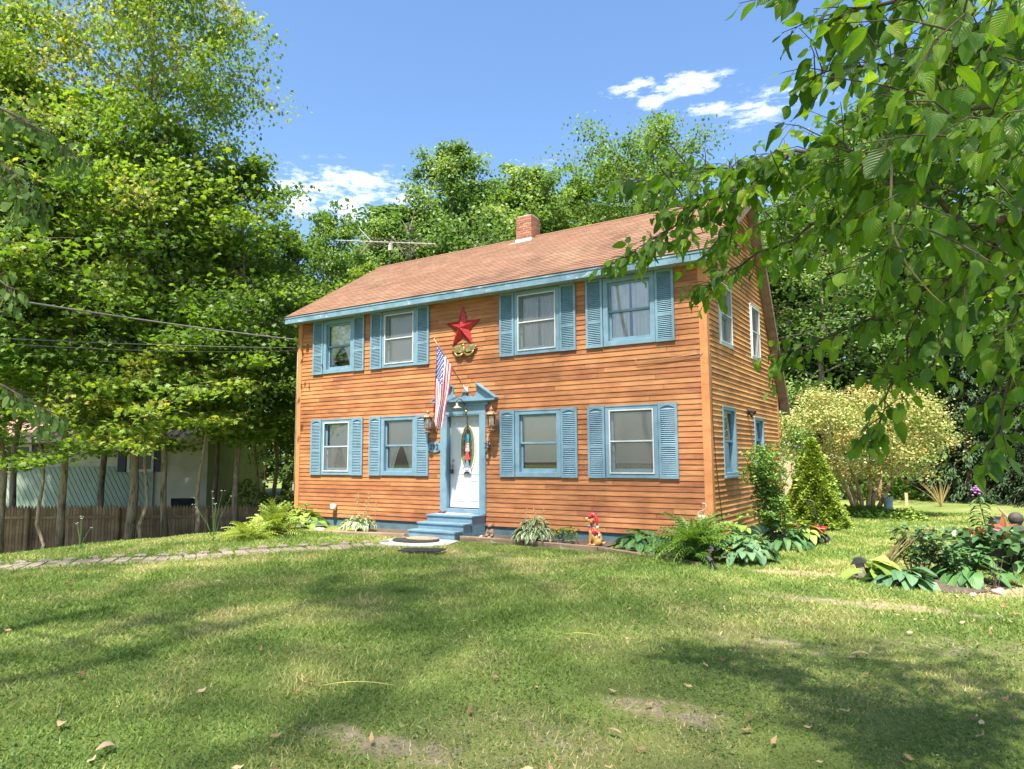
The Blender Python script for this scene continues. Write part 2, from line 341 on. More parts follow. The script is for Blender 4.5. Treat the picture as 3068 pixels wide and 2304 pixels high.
# brick
mBrick, t, o = mat_new('chimney_brick')
p = N(t, 'ShaderNodeBsdfPrincipled'); t.links.new(p.outputs[0], o.inputs[0]); p.inputs['Roughness'].default_value = .85
at = N(t, 'ShaderNodeAttribute', attribute_name='rnd')
n = noise(t, 30, 5); c = mixc(t, .4, ramp(t, at.outputs['Fac'], [(0, (.20, .06, .035)), (.6, (.34, .12, .07)), (1, (.42, .22, .15))]).outputs[0], ramp(t, n.outputs[0], [(.35, (.15, .05, .03)), (.7, (.45, .25, .18))]).outputs[0])
t.links.new(c, p.inputs['Base Color'])
mMortar = M_plain('mortar', (.42, .38, .33), .95)

# ------------------------------------------------------------------ ground
def gz(x, y):
    x = np.asarray(x, float); y = np.asarray(y, float)
    d = np.maximum(0, 2.5-x); fr = np.clip((6-y)/6, .6, 1)
    z = -.215 - .014*np.minimum(d, 10.4)**2*np.where(y > 0, fr, 1) - .12*np.clip(d-10.4, 0, 8)*.0
    z = z - .19*np.clip((y-1)/9, 0, 1)*np.clip((x-8)/3, 0, 1) - .02*np.clip(-y-3, 0, 6)/6
    z = z + .02*np.sin(x*.9+.3)*np.cos(y*.7) + .012*np.sin(x*2.3+y*1.7)
    return z
xs = np.concatenate([np.linspace(-260, -22, 24), np.linspace(-20, 0, 60), np.linspace(.15, 19, 126), np.linspace(20, 40, 20), np.linspace(50, 260, 20)]); ys = np.concatenate([np.linspace(-260, -22, 24), np.linspace(-20, -12, 20), np.linspace(-11.85, 6, 120), np.linspace(6.5, 40, 50), np.linspace(50, 260, 20)])
X, Y = np.meshgrid(xs, ys); Z = gz(X, Y)
V = np.stack([X, Y, Z], -1).reshape(-1, 3); nx, ny = len(xs), len(ys)
idx = np.arange(nx*ny).reshape(ny, nx); F = np.stack([idx[:-1, :-1], idx[:-1, 1:], idx[1:, 1:], idx[1:, :-1]], -1).reshape(-1, 4)
BARE = [(7.2, -2.6, 1.5, .40, .75), (12.7, -1.85, .75, .25, 1), (13.7, -3.7, 1.5, .22, .9), (12.95, -8.0, .5, .25, .8), (13.3, -6.0, .8, .3, .6), (11.7, -9.4, .6, .22, .9), (14.7, -2.0, 1.2, .45, .9), (12.4, -8.9, .8, .5, .5), (15.2, -5.2, 1.6, .5, .6), (9.0, -1.9, 1.5, .2, .5)]
def bare_amount(x, y):
    b = np.zeros_like(x, dtype=float)
    for cx_, cy_, rx, ry, w in BARE:
        b = np.maximum(b, w*np.clip(1.5-((x-cx_)/rx)**2-((y-cy_)/ry)**2, 0, 1))
    return b
def dry_amount(x, y):
    return np.clip(.5+.22*np.clip((x-11)/3, 0, 1)*np.clip((-2-y)/3, 0, 1)+.35*np.sin(x*1.1+.6*y)*np.cos(y*.8-.4*x)+.25*np.sin(2.3*x-1.7*y+1)+.18*np.sin(4.1*x+3.3*y), 0, 1)
def moss_amount(x, y): return np.clip((x-10.5)/3, 0, 1)*np.clip((-4-y)/3, 0, 1)
mLawn, t, o = mat_new('lawn_soil_and_thatch')
p = N(t, 'ShaderNodeBsdfPrincipled'); t.links.new(p.outputs[0], o.inputs[0]); p.inputs['Roughness'].default_value = .95; p.inputs['Specular IOR Level'].default_value = .1
g = N(t, 'ShaderNodeNewGeometry'); vec = g.outputs['Position']
ab = N(t, 'ShaderNodeAttribute', attribute_name='bare'); ad_ = N(t, 'ShaderNodeAttribute', attribute_name='dry')
c = ramp(t, ad_.outputs['Fac'], [(.1, (.12, .19, .045)), (.5, (.18, .24, .065)), (.9, (.30, .31, .11))]).outputs[0]
n3 = noise(t, 45, 6, None, .75, vec); c = mixc(t, .55, c, ramp(t, n3.outputs[0], [(.3, (.04, .06, .018)), (.5, (.13, .16, .045)), (.7, (.32, .30, .13))]).outputs[0])
n2 = noise(t, 6, 8, None, .7, vec)
sm_ = N(t, 'ShaderNodeMath', operation='MULTIPLY_ADD'); t.links.new(ab.outputs['Fac'], sm_.inputs[0]); sm_.inputs[1].default_value = .36; t.links.new(n2.outputs[0], sm_.inputs[2])
c = mixc(t, ramp(t, sm_.outputs[0], [(.70, (0, 0, 0)), (.86, (1, 1, 1))]).outputs[0], c, ramp(t, n3.outputs[0], [(.3, (.22, .17, .11)), (.7, (.44, .36, .25))]).outputs[0])
t.links.new(c, p.inputs['Base Color']); t.links.new(bump(t, n3.outputs[0], .9, .03), p.inputs['Normal'])
me = npmesh('lawn_ground', V, F, mLawn, smooth=True)
for nm, fn_ in (('bare', bare_amount), ('dry', dry_amount)):
    at = me.attributes.new(nm, 'FLOAT', 'POINT'); at.data.foreach_set('value', fn_(V[:, 0], V[:, 1]).astype(np.float32))
lawn = link('lawn_ground', me); tag(lawn, kind='structure')

# path of pavers running from the step pad to the left
PATH = [(5.6, -2.1), (5.0, -2.75), (4.4, -3.55), (3.95, -4.5), (3.3, -5.55), (2.5, -6.5), (1.6, -7.6), (.4, -9.0), (-1.2, -10.6)]
def path_pts(n=120):
    P = np.array(PATH); d = np.r_[0, np.cumsum(np.linalg.norm(np.diff(P, axis=0), axis=1))]; s = np.linspace(0, d[-1], n)
    return np.stack([np.interp(s, d, P[:, 0]), np.interp(s, d, P[:, 1])], -1), s
def path_dist(x, y):
    pp, _ = path_pts(160); return np.min(np.hypot(x[:, None]-pp[None, :, 0], y[:, None]-pp[None, :, 1]), axis=1)
mPaver = M_plain('grey_pink_pavers', (.27, .215, .165), .9, var=.18, scale=3, bmp=.4, wear=((.20, .22, .12), 6, .6))
pb = MB(); pp, s = path_pts(400); i = 0
for r_ in range(52):
    if r_ > 30 and random.random() < .25: continue
    c = r_/52; k0 = int(r_*7.6); k1 = min(399, int(r_*7.6+7.0))
    a_, b_ = pp[k0], pp[k1]; d = (b_-a_)/max(1e-6, np.linalg.norm(b_-a_)); nn = np.array([-d[1], d[0]])
    for j in range(3):
        if random.random() < .05: continue
        w0, w1 = -.42+j*.28+.008, -.42+(j+1)*.28-.008; jt = random.uniform(-.02, .02)
        q = [a_+nn*(w0+jt)+d*.008, b_+nn*(w0+jt)-d*.008, b_+nn*(w1+jt)-d*.008, a_+nn*(w1+jt)+d*.008]
        z0 = float(gz(*a_))-.004+random.uniform(0, .007)
        pb.prism([tuple(v) for v in q], lambda x, y, h, z0=z0: (x, y, z0+h), -.05, .012, 0, random.random())
po = pb.build('paver_path', mPaver); tag(po, kind='structure')
# rough edging stones along the far side of the path
mStone = M_plain('field_stone', (.25, .21, .18), .9, var=.25, scale=7, bmp=.7)
def stone(c, r, sc=(1, 1, .6), seed=0, parent=None, name='stone', mat=None):
    rs = np.random.default_rng(seed); mb = MB(); mb.ball(c, r, sc, 10)
    v = np.array(mb.v); cc = np.array(c); d = v-cc; n_ = norm(d)
    k = 1+.16*np.sin(n_ @ rs.normal(0, 3, 3)+1)+.10*np.sin(n_ @ rs.normal(0, 6, 3)); mb.v = [tuple(x) for x in cc+d*k[:, None]]
    return mb.build(name, mat or mStone, parent, smooth=True)
st_proto = []
for k in range(26):
    q = pp[14+k*13]; d = pp[min(399, 20+k*13)]-pp[14+k*13]; d = d/np.linalg.norm(d); nn = np.array([d[1], -d[0]])
    if nn @ np.array([-1, 1]) < 0: nn = -nn
    x, y = q+nn*.50; z = float(gz(x, y))
    if k < 4:
        o_ = stone((0, 0, 0), .075, (1.3, .8, .40), k); st_proto.append(o_)
    else:
        o_ = st_proto[k % 4].copy(); col.objects.link(o_)
    o_.name = 'edging_stone'; o_.location = (x, y, z+.02); o_.rotation_euler.z = math.atan2(d[1], d[0])+random.uniform(-.3, .3)
    tag(o_, 'rough grey stone edging the far side of the paver path', 'stone', 'edging stones along the paver path')

# concrete pad below the steps and things on it
pad = MB(); pad.prism([(4.75, -1.16), (6.15, -1.16), (6.35, -1.75), (6.1, -2.2), (5.4, -2.45), (4.95, -2.2), (4.7, -1.7)], lambda x, y, h: (x, y, h), -.30, -.192)
po = pad.build('concrete_pad', mConcrete, bevel=.01); tag(po, kind='structure')

# ------------------------------------------------------------------ house
W, H, D = 10.917, 5.026, 5.743
YR, ZR = 3.218, 7.322; EO, ZE = .312, 5.176; OG = .216; EB, ZB = .301, 2.660
house = thing('wooden_house', 'two storey house with orange clapboard siding, blue shutters and brown shingle roof', 'house', (W/2, D/2, -.3))
def roof_z(y): return ZE+(y+EO)*(ZR-ZE)/(YR+EO) if y <= YR else ZR-(y-YR)*(ZR-ZB)/(D+EB-YR)
# window openings on the front: (x0, x1, z0, z1) of the glazed part
SHW = .37
XS = [(.5612, 2.3816), (2.5988, 4.4385), (6.4063, 8.2602), (8.4926, 10.335)]
ZL0, ZL1, ZU0, ZU1 = 1.044, 2.458, 3.621, 5.010
front_w = []
for lev, (z0, z1) in enumerate(((ZL0, ZL1), (ZU0, ZU1))):
    for i, (a, b) in enumerate(XS): front_w.append((lev, i, a+SHW+.012, b-SHW-.012, z0+.005, z1-.012))
CAS = .095
openings_f = [(x0+CAS, x1-CAS, z0+CAS, z1-CAS) for _, _, x0, x1, z0, z1 in front_w] + [(4.90, 5.93, -.1, 2.45)]
side_w = [(.77, 1.686, 1.066, 2.413), (3.211, 4.048, 1.298, 2.314), (.77, 1.686, 3.606, 4.859), (3.211, 4.048, 3.606, 4.859)]
CS = .07
openings_s = [(y0+CS, y1-CS, z0+CS, z1-CS) for y0, y1, z0, z1 in side_w]
def siding(name, mat, horiz0, horiz1, z0, z1, fn, openings, clip=None, seed=1, kinds=(1.2, 4.2), edge=1.0):
    """overlapping clapboards; fn(h, out, z) -> xyz"""
    rs = random.Random(seed); mb = MB(); z = z0; rows = int(round((z1-z0)/.1005)); st = (z1-z0)/rows
    for r_ in range(rows):
        za, zb = z0+r_*st, z0+(r_+1)*st
        h0, h1 = horiz0, horiz1
        if clip:
            c_ = clip(zb)
            if c_ is None: continue
            h0, h1 = max(h0, c_[0]), min(h1, c_[1])
        segs = [(h0, h1)]
        for (a, b, c0, c1) in openings:
            if zb-.02 > c0 and za+.02 < c1:
                ns = []
                for s0, s1 in segs:
                    if b <= s0 or a >= s1: ns.append((s0, s1)); continue
                    if a > s0: ns.append((s0, a))
                    if b < s1: ns.append((b, s1))
                segs = ns
        for s0, s1 in segs:
            x = s0-rs.uniform(0, 2.0)
            while x < s1:
                e = x+rs.uniform(*kinds); a, b = max(x, s0), min(e, s1); x = e
                if b-a < .02: continue
                g = .0022; a += g; b -= g; v = rs.random(); wv = rs.uniform(-.0015, .0015)
                ob, ot = (.016 if edge > 0 else .026)+wv, .003+wv*.5
                P = [fn(a, ob, za+.005), fn(b, ob, za+.005), fn(b, ot, zb+.004), fn(a, ot, zb+.004)]; mb.quad(P, 0, v)
                mb.quad([fn(a, -.01, za), fn(b, -.01, za), fn(b, ob, za), fn(a, ob, za)], 0, -1.0); mb.quad([fn(a, ob, za), fn(b, ob, za), fn(b, ob, za+.005), fn(a, ob, za+.005)], 0, v*edge)  # lap undersides and side-wall board edges coloured dark to paint in contact shadow
    return mb.build(name, mat, house)
siding('front_siding', mSiding, .12, W-.12, 0, 5.03, lambda h, o_, z: (h, -o_, z), openings_f, seed=3)
def gclip(z):
    if z < 2.7: return (0, D)
    y1 = YR+(ZR-z-.10)/((ZR-ZB)/(D+EB-YR)); y1 = min(D, y1)
    y0 = 0 if z < 5.2 else -EO+(z+.10-ZE)/((ZR-ZE)/(YR+EO))
    return (max(0, y0), y1) if y1-y0 > .1 else None
siding('side_siding', mSideSiding, .12, D-.12, 0, 7.2, lambda h, o_, z: (W+o_, h, z), openings_s, gclip, seed=5, edge=-1.0)
siding('left_siding', mSideSiding, 0.1, D-.1, 0, 7.2, lambda h, o_, z: (-o_, h, z), [], gclip, seed=6)
siding('rear_siding', mSideSiding, 0.1, W-.1, 0, 3.0, lambda h, o_, z: (h, D+o_, z), [], None, seed=8)
for bx in ((-.028, .12, -.028, -.001, 5.02), (W-.12, W+.028, -.028, -.001, 5.02), (W+.001, W+.026, -.0, .12, 5.02), (W+.001, W+.027, D-.13, D+.02, 3.0), (-.027, -.001, 0, .12, 5.02)):
    MB().box(*bx[:4], -.02, bx[4]).build('corner_board', mCorner, house, bevel=.003)
fd = MB(); fd.box(.02, W-.02, .02, D-.02, -1.2, -.005); fd.build('foundation', mFound, house)
# inner sheathing so that no light leaks through the gable
sh = MB(); sh.quad([(W-.3, y, z) for y, z in ((.0, 4.9), (0, 5.1), (YR, ZR-.15), (D, 3.0), (D, 2.0))]); sh.build('attic_lining', mDark, house)
# roof: courses of shingles
rf = MB(); rs = random.Random(4)
def roof_side(y0, z0, y1, z1, courses, up):
    L = math.hypot(y1-y0, z1-z0); dy, dz = (y1-y0)/L, (z1-z0)/L; nyv, nzv = (-dz, dy) if up else (dz, -dy)
    if nzv < 0: nyv, nzv = -nyv, -nzv
    st = L/courses
    for k in range(courses):
        s0, s1 = k*st, (k+1)*st+.01
        x = -OG-.02-rs.uniform(0, .3)
        while x < W+OG+.02:
            e = x+.30; a, b = max(x+.002, -OG-.02), min(e, W+OG+.02); x = e
            if b-a < .01: continue
            v = rs.random(); ob = .030+rs.uniform(-.002, .002); ot = .020
            pt = lambda xx, s_, o_: (xx, y0+dy*s_+nyv*o_, z0+dz*s_+nzv*o_)
            rf.quad([pt(a, s0, ob), pt(b, s0, ob), pt(b, s1, ot), pt(a, s1, ot)], 0, v)
            rf.quad([pt(a, s0, 0), pt(b, s0, 0), pt(b, s0, ob), pt(a, s0, ob)], 0, v*.3)
roof_side(-EO-.02, ZE-.006, YR, ZR, 30, True)
roof_side(D+EB+.02, ZB-.02, YR, ZR, 38, False)
rf.tube([(-OG-.02, YR, ZR+.015), (W+OG+.02, YR, ZR+.015)], .04, 6, 0, .5)
roof = rf.build('roof', mRoof, house)
dk = MB()
def slab(y0, z0, y1, z1, th, m=0):
    for x0, x1 in ((-OG, W+OG),):
        dk.prism([(y0, z0), (y1, z1), (y1, z1-th), (y0, z0-th)], lambda y, z, h: (h, y, z), x0, x1, m)
slab(-EO, ZE-.012, YR, ZR-.012, .04); slab(D+EB, ZB-.012, YR, ZR-.012, .04)
dk.build('roof_deck', mSoffit, house)
fs = MB(); fs.box(-OG, W+OG, -EO-.022, -EO, ZE-.175, ZE-.01); fs.box(-OG, W+OG, -EO-.034, -EO-.0225, ZE-.045, ZE-.014)
fs.build('fascia', mBlueFascia, house, bevel=.003)
MB().box(-OG, W+OG, -EO, -.03, ZE-.16, ZE-.145).build('eave_soffit', mSoffit, house); MB().box(-OG+.0, W+OG, D+.02, D+EB, ZB-.14, ZB-.13).build('eave_soffit', mSoffit, house)
mRake = M_plain('brown_rake_board', (.20, .13, .10), .8, var=.2)
for X0, sgn in ((W, 1), (-.0, -1)):
    rk = MB()
    xa, xb = (X0+OG-.001, X0+OG+.02) if sgn > 0 else (-OG-.02, -OG+.001)
    for (ya, za, yb, zb) in ((-EO, ZE, YR, ZR), (D+EB, ZB, YR, ZR)):
        rk.prism([(ya, za-.005), (yb, zb-.005), (yb, zb-.21), (ya, za-.17)], lambda y, z, h: (h, y, z), xa, xb)
    # boxed-in gable soffit, parallel to the roof
    xi = X0+.03 if sgn > 0 else -.03
    for (ya, za, yb, zb) in ((-EO, ZE-.165, YR, ZR-.2), (D+EB, ZB-.165, YR, ZR-.2)):
        rk.prism([(ya, za), (yb, zb), (yb, zb-.012), (ya, za-.012)], lambda y, z, h: (h, y, z), min(xi, X0+sgn*OG-sgn*.002), max(xi, X0+sgn*OG-sgn*.002))
    rk.build('rake_board', mRake, house)
# chimney
ch = MB(); rs = random.Random(9)
cx0, cx1, cy0, cy1 = 4.97, 5.44, 2.98, 3.45
ch.box(cx0+.008, cx1-.008, cy0+.008, cy1-.008, 6.8, 7.86, 1)
for k in range(14):
    z0 = 7.02+k*.062; off = .11*(k % 2)
    for (ax, a0, a1, const, sgn) in ((0, cx0, cx1, cy0, -1), (1, cy0, cy1, cx1, 1), (1, cy0, cy1, cx0, -1), (0, cx0, cx1, cy1, 1)):
        x = a0-off
        while x < a1:
            a, b = max(x, a0)+.005, min(x+.215, a1)-.005; x += .22
            if b-a < .02: continue
            v = rs.random()
            if ax == 0: ch.box(a, b, const-.002 if sgn < 0 else const-.010, const+.010 if sgn < 0 else const+.002, z0+.006, z0+.056, 0, v)
            else: ch.box(const-.010 if sgn > 0 else const-.002, const+.002 if sgn > 0 else const+.010, a, b, z0+.006, z0+.056, 0, v)
ch.box(cx0+.04, cx1-.02, cy0+.04, cy1-.04, 7.86, 7.92, 1)
chim = ch.build('chimney', [mBrick, mMortar], roof)
cp = MB(); cp.ball(((cx0+cx1)/2+.02, (cy0+cy1)/2, 7.92), .17, (1.1, 1.1, .28)); cp.build('chimney_cap', M_plain('ochre_clay', (.50, .30, .14), .8), chim, smooth=True)
fl = MB(); fl.box(cx0-.02, cx1+.02, cy0-.02, cy1+.02, 7.05, 7.27); fl.box(cx0-.16, cx1+.03, cy0-.10, cy0-.021, 7.06, 7.165)
fl.build('chimney_flashing', M_plain('galvanised_flashing', (.55, .57, .58), .45, .3, wear=((.35, .30, .2), 12, .6)), chim)
# windows and shutters
def curtain_mesh(mb, x0, x1, z0, z1, y, waves=9, amp=.018, gather=0.0, m=0):
    n = 40; rows = 8
    for i in range(n):
        for j in range(rows):
            P = []
            for (ii, jj) in ((i, j), (i+1, j), (i+1, j+1), (i, j+1)):
                u = ii/n; v = jj/rows; zz = z0+(z1-z0)*v
                gx = gather*(1-v)**1.5 if gather >= 0 else 0
                xx = x0+(x1-x0)*u; xx = xx-(xx-x0)*gx if gather > 0 else xx
                P.append((xx, y+amp*math.sin(u*waves*2*math.pi+1.3*v)+.006*math.sin(u*waves*4.7*math.pi), zz))
            mb.quad(P, m)
def arch(mb, fn, u0, u1, v0, v1, o0, o1):
    # raised panel top with a flat arch
    n = 10; top = [(u0+(u1-u0)*i/n, v1-.045+.04*math.sin(math.pi*i/n)**1.2) for i in range(n+1)]
    mb.prism([(u0, v1), ] + top + [(u1, v1)], fn, o0, o1)
def shutter(fn, u0, u1, v0, v1, split, arched):
    """fn(u, v, out) -> xyz. stiles, rails and tilted louvres"""
    mb = MB(); stl = .048; o1 = .034
    P = lambda a, b, c, d, lo, hi: mb.prism([(a, c), (b, c), (b, d), (a, d)], fn, lo, hi)
    P(u0, u0+stl, v0, v1, .0, o1); P(u1-stl, u1, v0, v1, .0, o1)
    P(u0+stl, u1-stl, v0, v0+.05, .0, o1-.002); P(u0+stl, u1-stl, v1-.05, v1, .0, o1-.002)
    vm = v0+(v1-v0)*split; P(u0+stl, u1-stl, vm-.028, vm+.028, .0, o1-.002)
    if arched: arch(mb, fn, u0+stl, u1-stl, v1-.11, v1-.05, .012, o1-.004)
    P(u0+stl, u1-stl, v0+.05, v1-.05, .0, .004)
    topl = v1-.05-(.05 if arched else 0.0)
    for lo, hi in ((v0+.05, vm-.028), (vm+.028, topl)):
        n = int((hi-lo)/.036); st = (hi-lo)/n
        for k in range(n):
            a = lo+k*st; n0 = len(mb.v)
            q = [fn(u0+stl, a+.007, .031), fn(u1-stl, a+.007, .031), fn(u1-stl, a+st*.98, .008), fn(u0+stl, a+st*.98, .008)]
            mb.quad(q); mb.quad([fn(u0+stl, a+.007, .031), fn(u1-stl, a+.007, .031), fn(u1-stl, a+.006, .005), fn(u0+stl, a+.006, .005)])
    return mb
def fnF(u, v, o_): return (u, -.021-o_, v)
def fnS(u, v, o_): return (W+.021+o_, u, v)
def rect_ring(mb, fn, u0, u1, v0, v1, w, lo, hi, wb=None, m=0):
    wb = w if wb is None else wb
    for (a, b, c, d) in ((u0, u0+w, v0, v1), (u1-w, u1, v0, v1), (u0+w, u1-w, v0, v0+wb), (u0+w, u1-w, v1-w, v1)):
        mb.prism([(a, c), (b, c), (b, d), (a, d)], fn, lo, hi, m)
def window(fn, u0, u1, v0, v1, cas, storm, inside, frame_mat=mBlue, sill=False, sgn=1):
    fr = MB(); rect_ring(fr, fn, u0, u1, v0, v1, cas, -.02, .020)
    fr.prism([(u0-.0, v1-.022), (u1+.0, v1-.022), (u1+.0, v1+.002), (u0-.0, v1+.002)], fn, .0205, .030)
    # jamb lining running inwards
    for (a, b, c, d) in ((u0+cas-.004, u0+cas+.004, v0+cas, v1-cas), (u1-cas-.004, u1-cas+.004, v0+cas, v1-cas), (u0+cas, u1-cas, v0+cas-.004, v0+cas+.004), (u0+cas, u1-cas, v1-cas-.004, v1-cas+.004)):
        fr.prism([(a, c), (b, c), (b, d), (a, d)], fn, -.16, .012)
    if sill: fr.prism([(u0-.02, v0-.03), (u1+.02, v0-.03), (u1+.02, v0+.012), (u0-.02, v0+.012)], fn, -.0, .055)
    win = fr.build('window', frame_mat, house, bevel=.002)
    a, b, c, d = u0+cas, u1-cas, v0+cas, v1-cas; mid = c+(d-c)*.505
    so_ = -.075 if not storm else -.085
    sa = MB()  # sashes: the upper one sits further out
    rect_ring(sa, fn, a+.004, b-.004, mid-.018, d-.004, .042, so_, so_+.03)
    rect_ring(sa, fn, a+.004, b-.004, c+.004, mid+.018, .042, so_-.034, so_-.003, .075)
    sa.build('sash', mBlue, win)
    g = MB()
    g.quad([fn(a+.04, mid, so_+.012), fn(b-.04, mid, so_+.012), fn(b-.04, d-.04, so_+.012), fn(a+.04, d-.04, so_+.012)])
    g.quad([fn(a+.04, c+.06, so_-.02), fn(b-.04, c+.06, so_-.02), fn(b-.04, mid, so_-.02), fn(a+.04, mid, so_-.02)])
    g.build('glass', mGlassC, win)
    if storm:
        s_ = MB(); rect_ring(s_, fn, a-.012, b+.012, c-.012, d+.012, .024, .0202, .034); s_.prism([(a+.01, mid-.012), (b-.01, mid-.012), (b-.01, mid+.012), (a+.01, mid+.012)], fn, .018, .032)
        s_.build('storm_frame', mWhiteMetal, win)
        if storm != 'noscreen':
            q = MB(); top = mid if storm == 'half' else d-.01
            q.quad([fn(a+.012, c+.012, .020), fn(b-.012, c+.012, .020), fn(b-.012, top, .020), fn(a+.012, top, .020)]); q.build('insect_screen', mScreen, win)
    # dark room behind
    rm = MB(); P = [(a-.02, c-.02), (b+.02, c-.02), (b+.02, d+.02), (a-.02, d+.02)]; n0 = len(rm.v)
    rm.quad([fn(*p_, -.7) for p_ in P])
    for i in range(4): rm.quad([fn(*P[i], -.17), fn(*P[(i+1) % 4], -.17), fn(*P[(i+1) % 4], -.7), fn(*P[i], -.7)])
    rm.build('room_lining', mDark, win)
    Y0 = -.128
    for kind in inside:
        k = MB()
        if kind[0] == 'shade':
            zlo = c+(d-c)*kind[1]; k.prism([(a+.005, zlo), (b-.005, zlo), (b-.005, d), (a+.005, d)], fn, Y0-.004, Y0); k.prism([(a+.005, zlo), (b-.005, zlo), (b-.005, zlo+.02), (a+.005, zlo+.02)], fn, Y0, Y0+.006)
            k.build('roller_shade', kind[2], win)
        elif kind[0] == 'curtains':
            hi = c+(d-c)*kind[1]; mid_x = (a+b)/2
            for s_, (p0, p1) in ((1, (a, mid_x-.02)), (-1, (b, mid_x+.02))):
                n = 36; rows = 12
                for i in range(n):
                    for j in range(rows):
                        Pq = []
                        for ii, jj in ((i, j), (i+1, j), (i+1, j+1), (i, j+1)):
                            u = ii/n; v = jj/rows; ti = kind[2]*(1-v)**.75 if kind[3] == 'tied' else kind[2]*(1-v)*.5
                            width = (p1-p0)*(1-ti); xx = p0+width*u
                            zz = c+(hi-c)*v
                            Pq.append(fn(xx, zz, Y0+.012*math.sin(u*5*2*math.pi+2*v)+.006*math.sin(u*13*math.pi)))
                        k.quad(Pq)
            k.build('curtain', mCurtain, win, smooth=True)
        elif kind[0] == 'hems':
            k.prism([(a, c+.06), (b, c+.06), (b, c+.06+kind[1]), (a, c+.06+kind[1])], fn, Y0-.05, Y0-.046); k.build('window_valance', M_plain('brown_cloth', (.09, .06, .045), .9), win)
    return win
SPEC = {
 (0, 0): ('half', [('shade', .50, mShadeWhite), ('curtains', .52, .55, 'tied')]),
 (0, 1): (None, [('shade', .50, mShadeWhite), ('curtains', .50, .60, 'tied')]),
 (0, 2): (None, [('shade', .17, mShadeCream)]),
 (0, 3): ('full', [('shade', .15, mShadeCream)]),
 (1, 0): (None, [('shade', .50, mShadeCream), ('curtains', .52, .85, 'tied')]),
 (1, 1): ('full', [('shade', .04, mShadeCream)]),
 (1, 2): ('full', [('curtains', 1.0, .12, 'hang')]),
 (1, 3): (None, [('curtains', 1.0, .08, 'hang')]),
}
for lev, i, x0, x1, z0, z1 in front_w:
    storm, ins = SPEC[(lev, i)]
    window(fnF, x0, x1, z0, z1, CAS, storm, ins)
    a, b = XS[i]; zz0, zz1 = (ZL0, ZL1) if lev == 0 else (ZU0, ZU1)
    for (u0, u1) in ((a, a+SHW), (b-SHW, b)):
        shutter(fnF, u0, u1, zz0, zz1, .43 if lev == 0 else .37, lev == 0).build('shutter', mBlue, house)
for k, (y0, y1, z0, z1) in enumerate(side_w):
    storm = None if k < 2 else 'full'
    ins = [[('curtains', .5, .3, 'hang')], [('shade', .35, mShadeWhite)], [('curtains', .9, .3, 'hang')], []][k]
    window(fnS, y0, y1, z0, z1, CS, storm, ins, mBlue if k < 2 else mWhiteMetal, sill=(k < 2))
# door surround, door
ds = MB(); F2 = lambda u, v, o_: (u, -.021-o_, v)
for (a, b) in ((4.79, 4.955), (5.865, 6.03)): ds.box(a, b, -.050, -.001, .245, 2.41)
ds.box(4.955, 4.975, -.045, .075, .30, 2.40); ds.box(5.90, 5.92, -.045, .075, .30, 2.40); ds.box(4.955, 5.92, -.045, .075, 2.385, 2.409)
ds.box(4.79, 6.03, -.052, -.001, 2.4105, 2.60); ds.box(4.72, 6.10, -.065, -.001, 2.601, 2.665)
ds.box(4.955, 5.865, -.06, .09, .245, .335)
surround = ds.build('door_surround', mBlue, house, bevel=.003)
cn = MB(); cn.box(4.66, 6.36-.10, -.12, -.001, 2.666, 2.69); cn.box(4.62, 6.32, -.155, -.001, 2.691, 2.728)
# broken pediment, with scooped inner ends
pts = []
def scoop(cx_, cz_, r, a0, a1, n=9): return [(cx_+r*math.cos(R(a0+(a1-a0)*i/n)), cz_+r*math.sin(R(a0+(a1-a0)*i/n))) for i in range(n+1)]
cn.prism([(4.64, 2.729), (5.36, 2.729), (5.36, 2.80)] + scoop(5.255, 2.905, .105, -50, -180) + [(5.15, 3.03), (5.11, 3.055)], fnF, -.018, .03)
cn.prism([(6.30, 2.729), (5.83, 3.055), (5.79, 3.03)] + scoop(5.685, 2.905, .105, 0, -130) + [(5.58, 2.80), (5.58, 2.729)], fnF, -.018, .03)
cn.prism([(5.36, 2.729), (5.58, 2.729), (5.58, 2.80), (5.52, 2.82), (5.52, 2.90), (5.42, 2.90), (5.42, 2.82), (5.36, 2.80)], fnF, -.018, .028)
cn.box(5.385, 5.555, -.085, -.01, 2.901, 2.925)
for (a, b) in (((4.60, 2.728), (5.125, 3.075)), ((6.34, 2.728), (5.815, 3.075))):
    d = Vector((b[0]-a[0], b[1]-a[1])).normalized(); n_ = Vector((-d.y, d.x)); n_ = n_ if n_.y > 0 else -n_
    for (o0, o1, t0, t1) in ((-.02, .115, .0, .028), (-.02, .085, -.03, -.0005)):
        cn.prism([(a[0]+n_.x*t0, a[1]+n_.y*t0), (b[0]+n_.x*t0, b[1]+n_.y*t0), (b[0]+n_.x*t1, b[1]+n_.y*t1), (a[0]+n_.x*t1, a[1]+n_.y*t1)], fnF, o0, o1)
cn.build('pediment', mBlue, surround, bevel=.003)
dr = MB(); dr.box(4.985, 5.89, .08, .12, .355, 2.384)
fnD = lambda u, v, o_: (u, .08-o_, v)
def panel(u0, u1, v0, v1, scl=False):
    rect_ring(dr, fnD, u0, u1, v0, v1, .016, .0, .007); dr.prism([(u0+.04, v0+.035), (u1-.04, v0+.035), (u1-.04, v1-.035), (u0+.04, v1-.035)], fnD, .0, .006)
panel(5.16, 5.395, .50, .955); panel(5.515, 5.745, .50, .955)
for s_ in (0, 1):  # moulding following the oval
    n = 40
OC = (5.475, 1.665); ORX, ORZ = .182, .50
def ell(k, n=48, ex=0.0): an = 2*math.pi*k/n; return (OC[0]+(ORX+ex)*math.cos(an), OC[1]+(ORZ+ex)*math.sin(an))
n = 48
rim_mb = MB()
